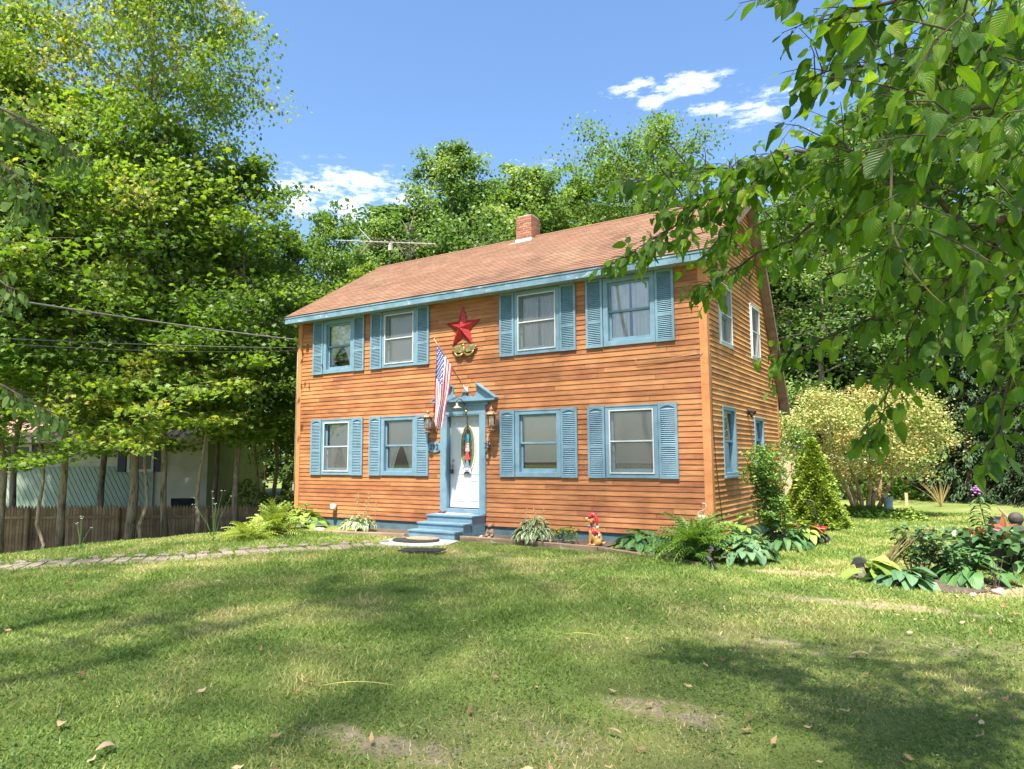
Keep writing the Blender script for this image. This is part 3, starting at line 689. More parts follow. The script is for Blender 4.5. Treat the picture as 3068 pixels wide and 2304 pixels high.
for k in range(n): rim_mb.prism([ell(k, n, .0), ell(k+1, n, .0), ell(k+1, n, .03), ell(k, n, .03)], fnD, 0, .016)
# arched and straight mouldings on the slab
dr.tube([(5.17+.02*i, .072, 2.24+.03*math.cos(i/6.0)) for i in range(12)], .006, 5); dr.tube([(5.78-.02*i, .072, 2.24+.03*math.cos(i/6.0)) for i in range(12)], .006, 5)
dr.box(5.18, 5.77, .073, .0795, 1.085, 1.10)
door = dr.build('door', mDoor, house, bevel=.0015)
og = MB(); og.prism([ell(k) for k in range(48)], fnD, .001, .004)
mOval = M_plain('dark_leaded_glass', (.045, .07, .045), .12, var=.4, scale=6, bmp=.1); oval = og.build('oval_glass', mOval, door)
rim_mb.build('oval_rim', M_plain('cream_rim', (.60, .56, .36), .5), door)
gm = MB()
for ex in (-.022, -.05): gm.tube([fnD(*ell(k, 48, ex), .007) for k in range(49)], .0035, 4)
for zf in (-.2, .02, .22):
    for s_ in (-1, 1):
        cx_ = OC[0]+s_*ORX*.62*math.sqrt(1-(zf/ORZ)**2); gm.tube([fnD(cx_+.02*math.cos(a_*.7), OC[1]+zf+.028*math.sin(a_*.7), .008) for a_ in range(10)], .003, 4)
        gm.tube([fnD(cx_+s_*.02, OC[1]+zf, .008), fnD(cx_+s_*.07, OC[1]+zf, .008)], .003, 4)
gm.build('lead_came', M_plain('pale_lead', (.62, .62, .55), .4, .5), oval)
hd = MB(); hd.lathe((5.07, .06, 1.40), [(.03, -.02), (.032, 0), (.015, .02)], 14, M=Matrix.Rotation(R(90), 3, 'X')); hd.ball((5.065, .03, 1.29), .03); hd.tube([(5.065, .075, 1.29), (5.065, .03, 1.29)], .012)
hd.build('door_handle', mBrass, door, smooth=True)
vw = MB(); vw.ball((5.11, .07, 2.225), .02); vw.build('door_viewer', mWhiteMetal, door)
tag(house, group=None)
# lock box hanging on the handle
lb = MB(); lb.box(5.035, 5.105, -.005, .04, 1.10, 1.20); lb.tube([(5.045, .02, 1.20), (5.045, .02, 1.25), (5.07, .02, 1.275), (5.095, .02, 1.25), (5.095, .02, 1.20)], .006, 6)
tag(lb.build('lock_box', mIron, bevel=.006), 'small grey lock box hanging from the front door handle', 'lock box')
# lighthouse ornament hanging in front of the oval glass
orn = thing('door_ornament', 'painted wooden lighthouse ornament with banner hanging on the white door', 'ornament', (5.47, .05, 1.5))
FO = lambda u, v, o_: (u, .055-o_, v); ox = 5.478
def flat(name, poly, mat, o0=0., o1=.012): mb = MB(); mb.prism(poly, FO, o0, o1); return mb.build(name, mat, orn)
mOB = M_plain('turquoise_paint', (.05, .32, .48), .5); mOR = M_plain('scarlet_paint', (.62, .06, .03), .5); mOW = M_plain('white_craft_paint', (.75, .75, .76), .6); mON = M_plain('slate_blue_paint', (.18, .22, .36), .6)
flat('lantern_room', [(ox-.045, 1.80), (ox+.045, 1.80), (ox+.05, 1.93), (ox+.03, 1.965), (ox, 1.985), (ox-.03, 1.965), (ox-.05, 1.93)], mOB)
flat('striped_tower', [(ox-.055, 1.595), (ox+.055, 1.595), (ox+.045, 1.79), (ox-.045, 1.79)], mOW)
sm = MB()
for k in range(6):
    z = 1.60+k*.033; sm.prism([(ox-.054+.001*k, z), (ox+.054-.001*k, z+.012), (ox+.054-.001*k, z+.026), (ox-.054+.001*k, z+.014)], FO, .0125, .015)
sm.build('red_stripe', mOR, orn)
flat('red_base', [(ox-.075, 1.415), (ox+.075, 1.415), (ox+.045, 1.50), (ox+.03, 1.592), (ox-.03, 1.592), (ox-.045, 1.50)], mOR)
flat('blue_mount', [(ox-.05, 1.28), (ox+.05, 1.28), (ox+.03, 1.38), (ox+.01, 1.41), (ox-.01, 1.41), (ox-.03, 1.38)], mON)
flat('banner_top', [(ox-.115, 1.24), (ox-.06, 1.275), (ox, 1.285), (ox+.06, 1.275), (ox+.105, 1.24), (ox+.10, 1.20), (ox, 1.24), (ox-.11, 1.20)], mON, .012, .02)
flat('banner', [(ox-.11, 1.20), (ox, 1.238), (ox+.10, 1.20), (ox+.10, 1.10), (ox+.06, 1.15), (ox, 1.16), (ox-.06, 1.15), (ox-.11, 1.09)], mOW, .012, .022)
bl = MB()
for k in range(7): bl.box(ox-.065+k*.018, ox-.053+k*.018, .028, .032, 1.172+.006*math.sin(k*2.2), 1.196+.01*math.cos(k))
flat('banner_lower', [(ox-.075, 1.09), (ox-.05, 1.145), (ox+.05, 1.145), (ox+.075, 1.09), (ox+.03, 1.11), (ox-.03, 1.11)], mIron, .012, .02)
bl.build('banner_marks', mIron, orn)
hk = MB(); hk.tube([(ox, .04, 2.375), (ox-.004, .04, 2.25), (ox+.004, .04, 2.15), (ox, .045, 1.985)], .006, 6)
for k in range(6): hk.ball((ox, .04, 2.35-k*.045), .013, (1, 1, .8), 8)
hk.build('hanging_cord', mIron, orn)

# wooden steps
sp = thing('wooden_steps', 'blue painted wooden entry steps below the front door', 'steps', (5.4, -.5, -.2))
def stepblock(name, x0, x1, y0, y1, z0, z1):
    mb = MB(); mb.box(x0+.02, x1-.02, y0+.025, y1, z0, z1-.035); mb.build('riser_box', mBlue, sp, bevel=.002)
    mb = MB(); n = 3; w = (y1-.0-y0)/n
    for k in range(n): mb.box(x0, x1, y0+k*w+.002, y0+(k+1)*w-.002, z1-.035, z1)
    mb.build('tread', mBlue, sp, bevel=.004)
stepblock('a', 4.79, 6.03, -.545, -.03, -.30, .238); stepblock('b', 4.79, 6.03, -.845, -.545-.001, -.30, .095); stepblock('c', 4.79, 6.03, -1.15, -.846, -.30, -.037)
# house number plaque
pl = thing('house_number_plaque', 'oval blue plaque with raised digits 292 beside the door', 'house number', (4.612, -.03, 1.70))
mb = MB(); nn_ = 40
mb.prism([(4.612+.20*math.cos(2*math.pi*k/nn_), 1.70+.125*math.sin(2*math.pi*k/nn_)) for k in range(nn_)], fnF, .002, .022); mb.build('plaque_board', mBlue, pl, bevel=.004)
tcu = bpy.data.curves.new('digits', 'FONT'); tcu.body = '292'; tcu.size = .165; tcu.extrude = .005; tcu.align_x = 'CENTER'; tcu.align_y = 'CENTER'; tcu.space_character = 1.12; tcu.offset = .003
tmp = bpy.data.objects.new('digits', tcu); dgm = bpy.data.meshes.new_from_object(tmp); bpy.data.objects.remove(tmp); dgm.materials.clear(); dgm.materials.append(M_plain('dark_blue_digit', (.035, .075, .11), .5))
dgm.transform(Matrix.Translation((4.612, -.0485, 1.70)) @ Matrix.Rotation(R(90), 4, 'X')); link('digits', dgm, pl)
# lanterns
def lantern(x, label):
    g = thing('wall_lantern', label, 'wall lantern', (x, -.23, 2.3), 'carriage lanterns beside the door'); c = (x, -.23, 0)
    mb = MB(); mb.lathe((x, -.23, 0), [(.002, 2.56), (.018, 2.545), (.012, 2.52), (.022, 2.505), (.05, 2.49), (.05, 2.47), (.025, 2.455), (.06, 2.435), (.125, 2.40), (.15, 2.375), (.15, 2.362), (.10, 2.36)], 8); mb.build('lantern_cap', mCopper, g)
    mb = MB(); mb.lathe((x, -.23, 0), [(.10, 2.359), (.108, 2.34), (.098, 2.335)], 8); mb.lathe((x, -.23, 0), [(.07, 2.02), (.08, 2.04), (.05, 2.055), (.045, 2.09), (.088, 2.12), (.092, 2.145), (.08, 2.15)], 8)
    for k in range(8):
        an = 2*math.pi*(k+.5)/8; mb.tube([(x+.088*math.cos(an), -.23+.088*math.sin(an), 2.14), (x+.1*math.cos(an), -.23+.1*math.sin(an), 2.345)], .006, 5)
    mb.build('lantern_cage', mCopper, g)
    mb = MB(); mb.lathe((x, -.23, 0), [(.078, 2.145), (.088, 2.335)], 16); mb.build('lantern_glass', mGlassC, g)
    mb = MB(); mb.tube([(x, -.23, 2.15), (x, -.23, 2.25)], .015, 8); mb.build('candle', mShadeCream, g)
    mb = MB(); mb.tube([(x, -.14, 2.16), (x+.02, -.08, 2.12), (x+.02, -.06, 2.05), (x+.0, -.10, 2.03), (x, -.13, 2.06)], .009, 6); mb.tube([(x, -.03, 2.12), (x, -.10, 2.09), (x, -.19, 2.08)], .012, 6)
    mb.box(x-.06+.04, x+.06+.05, -.035-.01, -.02, 2.04, 2.40); mb.build('wall_bracket', mCopper, g)
lantern(4.58, 'copper carriage lantern left of the front door'); lantern(6.31, 'copper carriage lantern right of the front door')
# gooseneck lamp over the door
gl_ = thing('gooseneck_lamp', 'brass gooseneck barn lamp on the blue door header', 'wall lamp', (5.5, -.05, 2.6))
mb = MB(); mb.tube([(5.50, -.05, 2.60), (5.50, -.12, 2.66), (5.49, -.20, 2.735), (5.47, -.27, 2.745), (5.455, -.31, 2.70), (5.455, -.315, 2.65)], .010, 8); mb.build('lamp_arm', mIron, gl_, smooth=True)
mb = MB(); mb.lathe((5.455, -.315, 0), [(.012, 2.665), (.03, 2.65), (.035, 2.60), (.06, 2.575), (.115, 2.545), (.12, 2.535)], 20); mb.build('lamp_shade', M_plain('pale_brass', (.62, .48, .33), .35, .5), gl_, smooth=True)
mb = MB(); mb.ball((5.52, -.06, 2.47), .035, (1, 1, 1.2)); mb.tube([(5.50, -.055, 2.62), (5.515, -.06, 2.5)], .007, 6); mb.build('sensor', mBrass, gl_, smooth=True)
# bell with evergreen spray
bell = thing('door_bell', 'small dark iron bell with greenery hanging right of the door', 'bell', (6.11, -.06, 1.75))
mb = MB(); mb.lathe((6.11, -.08, 0), [(.01, 1.80), (.03, 1.79), (.04, 1.75), (.055, 1.68), (.075, 1.655), (.07, 1.65)], 16); mb.build('bell_cup', mIron, bell, smooth=True)
mb = MB(); mb.tube([(6.11, -.08, 1.66), (6.10, -.08, 1.46)], .008, 5); mb.tube([(6.09, -.03, 1.93), (6.10, -.07, 1.86), (6.11, -.08, 1.80)], .007, 5); mb.box(6.08, 6.13, -.085, -.08, 1.44, 1.52); mb.tube([(6.0, -.06, 1.80), (6.2, -.07, 1.74), (6.23, -.07, 1.66)], .008, 5); mb.build('bell_rope', mTwigPale, bell)
# star
stx, stz = 5.375, 4.365
mb = MB(); ctr = fnF(stx, stz, .10); rim = []
for k in range(10):
    an = R(90+36*k); rr = .50 if k % 2 == 0 else .195; rim.append(fnF(stx+rr*math.cos(an)+.03, stz+rr*math.sin(an)+.0, .012))
for k in range(10): mb.quad([ctr, rim[k], rim[(k+1) % 10]])
mb.quad([fnF(stx+.03+(.50 if k % 2 == 0 else .195)*math.cos(R(90+36*k)), stz+(.50 if k % 2 == 0 else .195)*math.sin(R(90+36*k)), .003) for k in range(10)][::-1])
for k in range(10):
    a, b = rim[k], rim[(k+1) % 10]; mb.quad([a, b, (b[0], b[1]+.009, b[2]), (a[0], a[1]+.009, a[2])])
tag(mb.build('barn_star', mRed), 'large faceted red metal star under the eave', 'star ornament')
# eagle plaque
eg = thing('eagle_ornament', 'gilded eagle ornament with spread wings below the red star', 'ornament', (5.46, -.04, 3.85)); ex, ez = 5.46, 3.86
for s_ in (-1, 1):
    mb = MB(); mb.prism([(ex+s_*.03, ez+.03), (ex+s_*.12, ez+.11), (ex+s_*.22, ez+.115), (ex+s_*.36, ez+.065), (ex+s_*.30, ez+.02), (ex+s_*.33, ez-.005), (ex+s_*.25, ez-.02), (ex+s_*.27, ez-.045), (ex+s_*.18, ez-.05), (ex+s_*.06, ez-.06)], fnF, .01, .045)
    for k in range(5): mb.tube([fnF(ex+s_*(.06+.02*k), ez+.07-.025*k, .048), fnF(ex+s_*(.33-.025*k), ez+.055-.026*k, .046)], .009, 5)
    mb.build('wing', mBrass, eg, bevel=.006)
mb = MB(); mb.ball(fnF(ex, ez-.01, .05), .05, (.9, .7, 1.7)); mb.ball(fnF(ex-.01, ez+.105, .06), .033, (1.1, .8, .9)); mb.tube([fnF(ex-.035, ez+.105, .06), fnF(ex-.06, ez+.092, .06)], [.013, .003], 6); mb.build('eagle_body', mBrass, eg, smooth=True)
mb = MB()
for s_ in (-1, 1): mb.tube([fnF(ex+s_*.02, ez-.08, .04), fnF(ex+s_*.10, ez-.125, .045), fnF(ex+s_*.18, ez-.12, .045), fnF(ex+s_*.24, ez-.075, .04), fnF(ex+s_*.27, ez-.03, .04)], [.02, .03, .028, .02, .008], 8)
mb.build('laurel_scroll', mBrass, eg, smooth=True)
# flag
flg = thing('national_flag', 'limp American flag hanging from an angled pole above the door', 'flag', (5.53, -.05, 2.93))
pb0 = Vector((5.52, -.06, 2.94)); ptip = Vector(dep(1297, 1010, 15.45))
mb = MB(); mb.tube([pb0+(ptip-pb0)*.04, ptip], .011, 8); mb.ball(tuple(ptip), .022); mb.build('flag_pole', M_plain('varnished_pole', (.35, .22, .12), .4), flg, smooth=True)
mb = MB(); mb.tube([pb0, pb0+(ptip-pb0)*.10], .022, 10); mb.box(5.48, 5.56, -.055, -.022, 2.90, 3.02); mb.build('pole_bracket', M_plain('white_bracket', (.7, .68, .62), .5), flg)
mFR = M_plain('flag_red', (.50, .035, .07), .8, var=.06, bmp=0); mFW = M_plain('flag_white', (.78, .78, .80), .8, var=.03, bmp=0); mFB = M_plain('flag_blue', (.05, .065, .24), .8, var=.06, bmp=0)
hA, hB = Vector(dep(1309, 1029, 15.4)), Vector(dep(1354, 1098, 15.2))
def flagP(u, v):
    top = hA.lerp(hB, u); px_ = 1296+30*u+3*math.sin(u*5+1); py_ = 1258+24*math.sin(u*2.2)
    bot = Vector(dep(px_, py_, 15.30+.04*math.sin(u*9)))
    s_ = v**.92; p_ = top.lerp(bot, s_); pull = (v*(1-v))
    p_ += Vector(_r)*(.05*u*pull*2+.015*math.sin(v*9+u*6)*v) + Vector(_f)*(.06*math.sin(u*3.1*math.pi+v*1.2)*min(1, v*2.5))
    return p_
nu, nv = 52, 60; mb = MB(); stars = MB()
for i in range(nu):
    for j in range(nv):
        u, v = (i+.5)/nu, (j+.5)/nv
        mt = 2 if (u < 7/13 and v < .40) else (0 if int(u*13) % 2 == 0 else 1)
        mb.quad([flagP(i/nu, j/nv), flagP((i+1)/nu, j/nv), flagP((i+1)/nu, (j+1)/nv), flagP(i/nu, (j+1)/nv)], mt)
fo = mb.build('flag_cloth', [mFR, mFW, mFB], flg, smooth=True)
for r_ in range(9):
    for c_ in range(6 if r_ % 2 == 0 else 5):
        u = (r_+1)/10*7/13; v = ((c_+.5 if r_ % 2 == 0 else c_+1))/6*.40
        p_ = flagP(u, v); du = (flagP(u+.01, v)-p_).normalized(); dv = (flagP(u, v+.01)-p_).normalized(); nn_ = du.cross(dv); dv = nn_.cross(du)
        nn_ = nn_ if nn_.dot(Vector(_f)) < 0 else -nn_
        stars.quad([p_+nn_*.003+(du*math.cos(R(36*k))+dv*math.sin(R(36*k)))*(.026 if k % 2 == 0 else .011) for k in range(10)])
stars.build('flag_stars', mFW, fo)
# antenna
an_ = thing('roof_antenna', 'old television antenna on a mast at the roof ridge', 'antenna', (.25, YR, ZR))
mA = M_plain('dull_aluminium', (.50, .50, .47), .4, .7)
mb = MB(); mb.tube([(.25, YR, ZR-.1), (.25, YR, 8.18)], .018, 8); mb.build('mast', mIron, an_)
bl0, bl1 = on(1006, 719.6, 2, 8.13), on(1305, 731, 2, 8.13)
ctrb = Vector((.25, YR, 8.13)); bdir = Vector(bl1-bl0).normalized()
Lb0 = (Vector(bl0)-ctrb).length; Lb1 = (Vector(bl1)-ctrb).length
A0, A1 = dep(1006, 720, 18.9), dep(1305, 731, 17.6)
mb = MB(); mb.tube([A0, A1], .014, 6)
sd = Vector(A1-A0).normalized().cross(Vector((0, 0, 1)))
for k in range(14):
    p_ = Vector(A0).lerp(Vector(A1), .30+.68*k/13); L = .55-.02*k
    mb.tube([p_-sd*L, p_+sd*L], .005, 4)
for vv_ in ((1076, 684), (1078, 760)): mb.tube([dep(1112, 722, 18.55), dep(*vv_, 18.75)], .012, 5)
mb.build('boom', mA, an_)
mb = MB(); mb.box(.20, .30, YR-.05, YR+.05, 7.82, 7.99); mb.box(.215, .285, YR-.035, YR+.035, 7.991, 8.05); mb.build('rotor_box', M_plain('grey_plastic', (.45, .46, .45), .5), an_, bevel=.008)
# service cables
def cable(name, pts, r, mat, label, cat='cable', grp=None):
    mb = MB(); mb.tube(pts, r, 6); return tag(mb.build(name, mat, smooth=True), label, cat, grp)
def sag(a, b, s_, n=24): a, b = Vector(a), Vector(b); return [a.lerp(b, i/n)-Vector((0, 0, s_*4*(i/n)*(1-i/n))) for i in range(n+1)]
mCab = M_plain('grey_cable', (.22, .21, .19), .6)
cable('service_cable', sag(dep(-400, 826, 9.5), (-.10, -.12, 4.62), .06)+[Vector((-.07, -.08, 4.70)), Vector((-.055, -.05, 4.62)), Vector((-.05, -.05, 4.45))], .016, mCab, 'thick grey service cable reaching the left corner of the house')
cable('phone_wire', sag(dep(-400, 992, 9.5), (-.05, -.05, 4.40), .05), .006, mCab, 'thin wire just below the thick service cable, upper of two')
cable('phone_wire', sag(dep(-400, 1000, 9.5), (-.05, -.05, 4.33), .12), .006, mCab, 'lowest thin wire running to the left corner of the house')
cable('downpipe_cable', [(-.05, -.02, 4.45), (-.045, -.03, 3.0), (-.045, -.03, 1.2), (-.045, -.03, .5)], .016, mCab, 'dark cable running down the left corner board')
cable('wall_wire', [(W+.06, .05, 3.33), (W-.1, -.05, 3.33), (W-.8, -.05, 3.28), (W-1.35, -.05, 3.25), (W-1.38, -.06, 3.33)], .006, mTwigPale, 'thin tan wire stapled across the siding near the right corner')
cable('side_wire', [(W+.05, .06, 3.32), (W+.045, .05, 2.2), (W+.045, .16, 1.4), (W+.05, .35, .6), (W+.06, .46, .1)], .007, mIron, 'dark wire trailing down the side wall below the corner')
# electric box, vents, side lamp
mb = MB(); mb.box(-.17, -.05, .02, .10, .62, .80); tag(mb.build('meter_box', mWhiteMetal, bevel=.01), 'small white box fixed to the left corner of the house', 'utility box')
mb = MB(); mb.lathe((1.48, -.10, .25), [(.07, -.07), (.075, -.02), (.075, .05), (.05, .085), (.01, .09)], 14); mb.tube([(1.48, -.02, .27), (1.48, -.10, .27)], .05, 12)
tag(mb.build('dryer_vent', M_plain('dirty_white_plastic', (.55, .52, .50), .5, wear=((.25, .2, .2), 14, .55)), smooth=True), 'white hooded vent low on the siding above the yellow green hosta', 'vent')
mb = MB(); mb.box(W+.02, W+.04, 2.63, 2.73, 2.33, 2.44); mb.tube([(W+.04, 2.68, 2.40), (W+.12, 2.66, 2.40), (W+.18, 2.62, 2.36)], [.02, .03, .05], 10); mb.tube([(W+.04, 2.70, 2.37), (W+.10, 2.76, 2.30)], [.02, .035], 8)
tag(mb.build('flood_lamp', mIron), 'dark flood lamp on the side wall between the ground floor windows', 'lamp')
mb = MB(); mb.box(W+.022, W+.045, 2.80, 3.06, 5.98, 6.42)
for k in range(9): mb.box(W+.045, W+.06, 2.82, 3.04, 6.01+k*.045, 6.03+k*.045)
v_ = mb.build('gable_vent', M_plain('red_vent_paint', (.45, .08, .03), .6), house)
# ------------------------------------------------------------------ grass
G3 = [(0, (.09, .155, .03)), (.25, (.155, .25, .05)), (.5, (.235, .33, .08)), (.7, (.32, .37, .12)), (.85, (.45, .42, .18)), (1, (.58, .50, .28))]
mGrass = M_leaf('grass_blades', G3, .55, .42, (1.2, 1.2, .6), .25)
mClover = M_leaf('clover_leaves', [(0, (.07, .13, .03)), (.5, (.12, .205, .05)), (1, (.20, .28, .08))], .7, .35)
def free(x, y):
    ok = ~((x > -.05) & (x < W+.05) & (y > -1.12) & (y < D+.1))
    ok &= ~((x > 4.7) & (x < 6.2) & (y > -2.2) & (y < 0))
    ok &= ~((x > .8) & (x < 11.6) & (y > -1.25) & (y < 0))
    return ok
def wedge(n, r0, r1, power, half=42):
    # points over the yard seen from the street side, thinning out with distance
    u = rng.random(n); r = (r0**power+u*(r1**power-r0**power))**(1/power); a = YAW+R(90)+np.radians(rng.uniform(-half, half, n))
    return CAM[0]+r*np.cos(a), CAM[1]+r*np.sin(a), r
def blades():
    n = 470000; x, y, r = wedge(n, 1.9, 27, .75)
    ok = free(x, y) & (path_dist_fast(x, y) > .20+.16*rng.random(n))
    b = bare_amount(x, y)+.35*np.sin(9*x+3*y)*np.sin(8*y-2*x); ok &= rng.random(n) > np.clip(b*.9, 0, .80)
    x, y, r = x[ok], y[ok], r[ok]; n = len(x)
    dry = dry_amount(x, y); hgt = (.017+.022*rng.random(n))*(1+.35*(np.sin(3.1*x)*np.sin(2.7*y) > .3))*(1-.45*moss_amount(x, y))
    hgt *= np.where((y > -2.0) & (x < 11.5), .75, 1)*np.clip(.8+r/18, 1, 1.7)
    w = .0028+.00070*r; an = rng.uniform(0, 2*math.pi, n); lean = rng.normal(0, .75, (n, 2))
    z = gz(x, y)-.004
    V = np.empty((n, 3, 3)); dx, dy = np.cos(an)*w, np.sin(an)*w
    V[:, 0] = np.stack([x-dx, y-dy, z], -1); V[:, 1] = np.stack([x+dx, y+dy, z], -1); V[:, 2] = np.stack([x+lean[:, 0]*hgt, y+lean[:, 1]*hgt, z+hgt], -1)
    att = np.clip(.18+.50*dry+.16*np.sin(5.3*x+1.1*y)*np.sin(4.7*y)+rng.normal(0, .15, n)+.25*(rng.random(n) < .10)-.12*moss_amount(x, y)+.2*np.clip(bare_amount(x, y), 0, 1), 0, 1)
    me = npmesh('lawn_grass', V.reshape(-1, 3), np.arange(3*n).reshape(-1, 3), mGrass, att)
    tag(link('lawn_grass', me), 'short patchy lawn grass with dry yellow and mossy spots', 'grass', kind='stuff')
_pp = path_pts(60)[0]
def path_dist_fast(x, y):
    out = np.full(len(x), 9.); m = (x < 6.5) & (y < -1.5); q = np.full(m.sum(), 9.)
    for p_ in _pp: q = np.minimum(q, np.hypot(x[m]-p_[0], y[m]-p_[1]))
    out[m] = q; return out
blades()
def weeds():
    n = 80000; x, y, r = wedge(n, 1.9, 12, .9)
    f = np.sin(1.9*x+.7)*np.sin(1.6*y+.4)+.5*np.sin(4.3*x+2.2*y); ok = free(x, y) & (f > -.35+.5*rng.random(n)) & (rng.random(n) > bare_amount(x, y))
    x, y, r = x[ok], y[ok], r[ok]; n = len(x)
    T, TF = T_oval(.36, .25); d = np.stack([rng.normal(size=n), rng.normal(size=n), rng.normal(0, .45, n)+.25], -1)
    up = np.stack([rng.normal(0, .5, n), rng.normal(0, .5, n), np.ones(n)], -1)
    pos = np.stack([x, y, gz(x, y)+rng.uniform(.006, .03, n)], -1)
    me = scatter('lawn_weeds', T, TF, pos, frames(d, up), rng.uniform(.007, .021, n)*(1+.05*r), mClover, np.clip(rng.normal(.5, .22, n), 0, 1))
    tag(link('lawn_weeds', me), 'low clover and broadleaf weeds spread through the lawn', 'weeds', kind='stuff')
weeds()
mLitter = M_leaf('dry_leaf_litter', [(0, (.20, .10, .05)), (.5, (.42, .27, .14)), (1, (.60, .48, .28))], .7, .15)
def litter():
    n = 620; x, y, r = wedge(n, 1.9, 12, 1.4); right = np.clip((x-9.5)/5, .08, 1); ok = free(x, y) & (rng.random(n) < right)
    x, y = x[ok], y[ok]; n = len(x); T, TF = T_oval(.22, -.25)
    d = np.stack([rng.normal(size=n), rng.normal(size=n), rng.normal(0, .15, n)], -1); up = np.stack([rng.normal(0, .4, n), rng.normal(0, .4, n), np.ones(n)], -1)
    me = scatter('leaf_litter', T, TF, np.stack([x, y, gz(x, y)+.035], -1), frames(d, up), rng.uniform(.035, .085, n), mLitter, rng.random(n))
    tag(link('leaf_litter', me), 'small dry tan leaves and twigs strewn over the right lawn', 'leaves', kind='stuff')
litter()
def fallen(x, y, L, w, ang, mat, label, curl=.3, leafy=True):
    z = float(gz(x, y))+.04; mb = MB(); n = 9; d = Vector((math.cos(ang), math.sin(ang), 0)); s_ = Vector((-d.y, d.x, 0))
    for i in range(n):
        def P(k, q):
            t_ = k/n; ww = w*math.sin(math.pi*min(.98, max(.04, t_)))**.6; return Vector((x, y, z))+d*(L*(t_-.5))+s_*(q*ww+curl*L*t_*t_*.4)+Vector((0, 0, .18*ww+.06*L*math.sin(3*t_)+abs(q)*ww*.4))
        mb.quad([P(i, -1), P(i, 0), P(i+1, 0), P(i+1, -1)], 0, .6); mb.quad([P(i, 0), P(i, 1), P(i+1, 1), P(i+1, 0)], 0, .7)
    tag(mb.build('fallen_leaf', mat, smooth=True), label, 'fallen leaf', 'loose leaves lying on the lawn')
def onlawn(U, V): p_ = on(U, V, 2, -.27); return p_[0], p_[1]
mTan = M_leaf('tan_dry_leaf', [(0, (.27, .19, .12)), (1, (.36, .26, .17))], .7, .1); mYel = M_leaf('yellow_dry_blade', [(0, (.45, .40, .10)), (1, (.55, .48, .16))], .6, .1); mMar = M_leaf('maroon_leaf', [(0, (.16, .05, .03)), (1, (.22, .08, .05))], .7, .1)
fallen(*onlawn(1060, 2085), .52, .012, .35, mYel, 'long yellow strap leaf lying on the middle of the lawn', .5)
fallen(*onlawn(1740, 1935), .36, .008, .1, mYel, 'short thin yellow blade on the lawn, right of the long strap leaf', .5)
fallen(*onlawn(315, 2285), .10, .038, 1.2, mTan, 'curled tan leaf lying at the bottom edge of the lawn')
fallen(*onlawn(185, 2203), .075, .03, 2.2, mTan, 'crumpled tan leaf on the lawn at lower left')
fallen(*onlawn(237, 2055), .07, .028, .5, mMar, 'maroon leaf on the weedy left part of the lawn')
fallen(*onlawn(205, 1764), .10, .035, .9, mMar, 'small dark red leaf on the lawn near the paver path')
fallen(*onlawn(1838, 2229), .11, .016, -.3, mTan, 'narrow tan leaf on dark grass below the sunny patch')
fallen(*onlawn(2580, 1995), .14, .03, .2, mLitter, 'dark curled leaf with a pale rim on the shaded right lawn')
fallen(*onlawn(2790, 1960), .20, .012, -.5, mTan, 'long tan twig-like leaf on the shaded right lawn')

# ------------------------------------------------------------------ beds
mTimber = M_plain('grey_landscape_timber', (.27, .19, .12), .9, var=.3, scale=5, stretch=(.2, 3, 3), bmp=.5, wear=((.42, .38, .32), 7, .60))
def timber(x0, y0, x1, y1, z0, z1, label, h=.10, w=.09):
    L = math.hypot(x1-x0, y1-y0); mb = MB(); mb.box(0, L, -w/2, w/2, -h, 0); o_ = mb.build('border_timber', mTimber, bevel=.008)
    o_.location = (x0, y0, z0+.035); o_.rotation_euler = (0, -math.asin((z1-z0)/L), math.atan2(y1-y0, x1-x0)); tag(o_, label, 'timber', 'weathered timbers edging the flower beds'); return o_
timber(.55, -1.22, 2.62, -1.20, -.27, -.205, 'weathered timber edging the bed in front of the yellow green hosta')
timber(2.65, -1.20, 4.76, -1.18, -.205, -.16, 'weathered timber edging the bed left of the blue steps')
timber(6.07, -.98, 7.6, -1.04, -.155, -.15, 'weathered timber edging the bed from the steps to the white edged hosta')
timber(7.64, -1.04, 9.18, -1.10, -.15, -.165, 'weathered timber in front of the dog statue')
timber(9.21, -1.11, 11.2, -1.62, -.165, -.235, 'weathered timber slanting away from the dog statue towards the fern')
mMulch = M_plain('dark_mulch', (.09, .065, .05), .95, var=.35, scale=22, bmp=.9)
bd = MB()
for (xa, xb, ya, yb, zz) in ((.6, 2.7, -1.18, -.0, -.26), (2.7, 4.77, -1.15, 0, -.215), (6.05, 9.2, -1.0, 0, -.19), (9.2, 11.1, -1.25, 0, -.215)): bd.quad([(xa, ya, zz), (xb, ya, zz+.02), (xb, yb, zz+.03), (xa, yb, zz+.01)])
tag(bd.build('flower_bed_soil', mMulch), kind='structure')

HBend = dict(w=.40, bend=.55, fold=.10, wav=.03, heart=.9, n=9)
TB, TBF, TBU = T_broad(**HBend); TN, TNF, TNU = T_broad(w=.27, bend=.6, fold=.2, wav=.03, heart=.2, n=8)
mHostaG = M_leaf('hosta_green', [(0, (.035, .10, .03)), (.5, (.065, .16, .05)), (1, (.10, .21, .06))], .45, .22, veins=True)
mHostaB = M_leaf('hosta_blue_green', [(0, (.05, .12, .06)), (.5, (.09, .19, .09)), (1, (.14, .25, .12))], .5, .2, veins=True)
mHostaY = M_leaf('hosta_yellow_green', [(0, (.13, .22, .04)), (.5, (.24, .34, .07)), (1, (.36, .44, .12))], .5, .3, veins=True)
mHostaV = M_leaf('hosta_white_edged', [(0, (.05, .13, .04)), (.5, (.09, .19, .06)), (1, (.13, .23, .08))], .5, .25, edge=(.62, .62, .42))
mStem = M_plain('green_stalk', (.10, .17, .05), .6, var=.2)
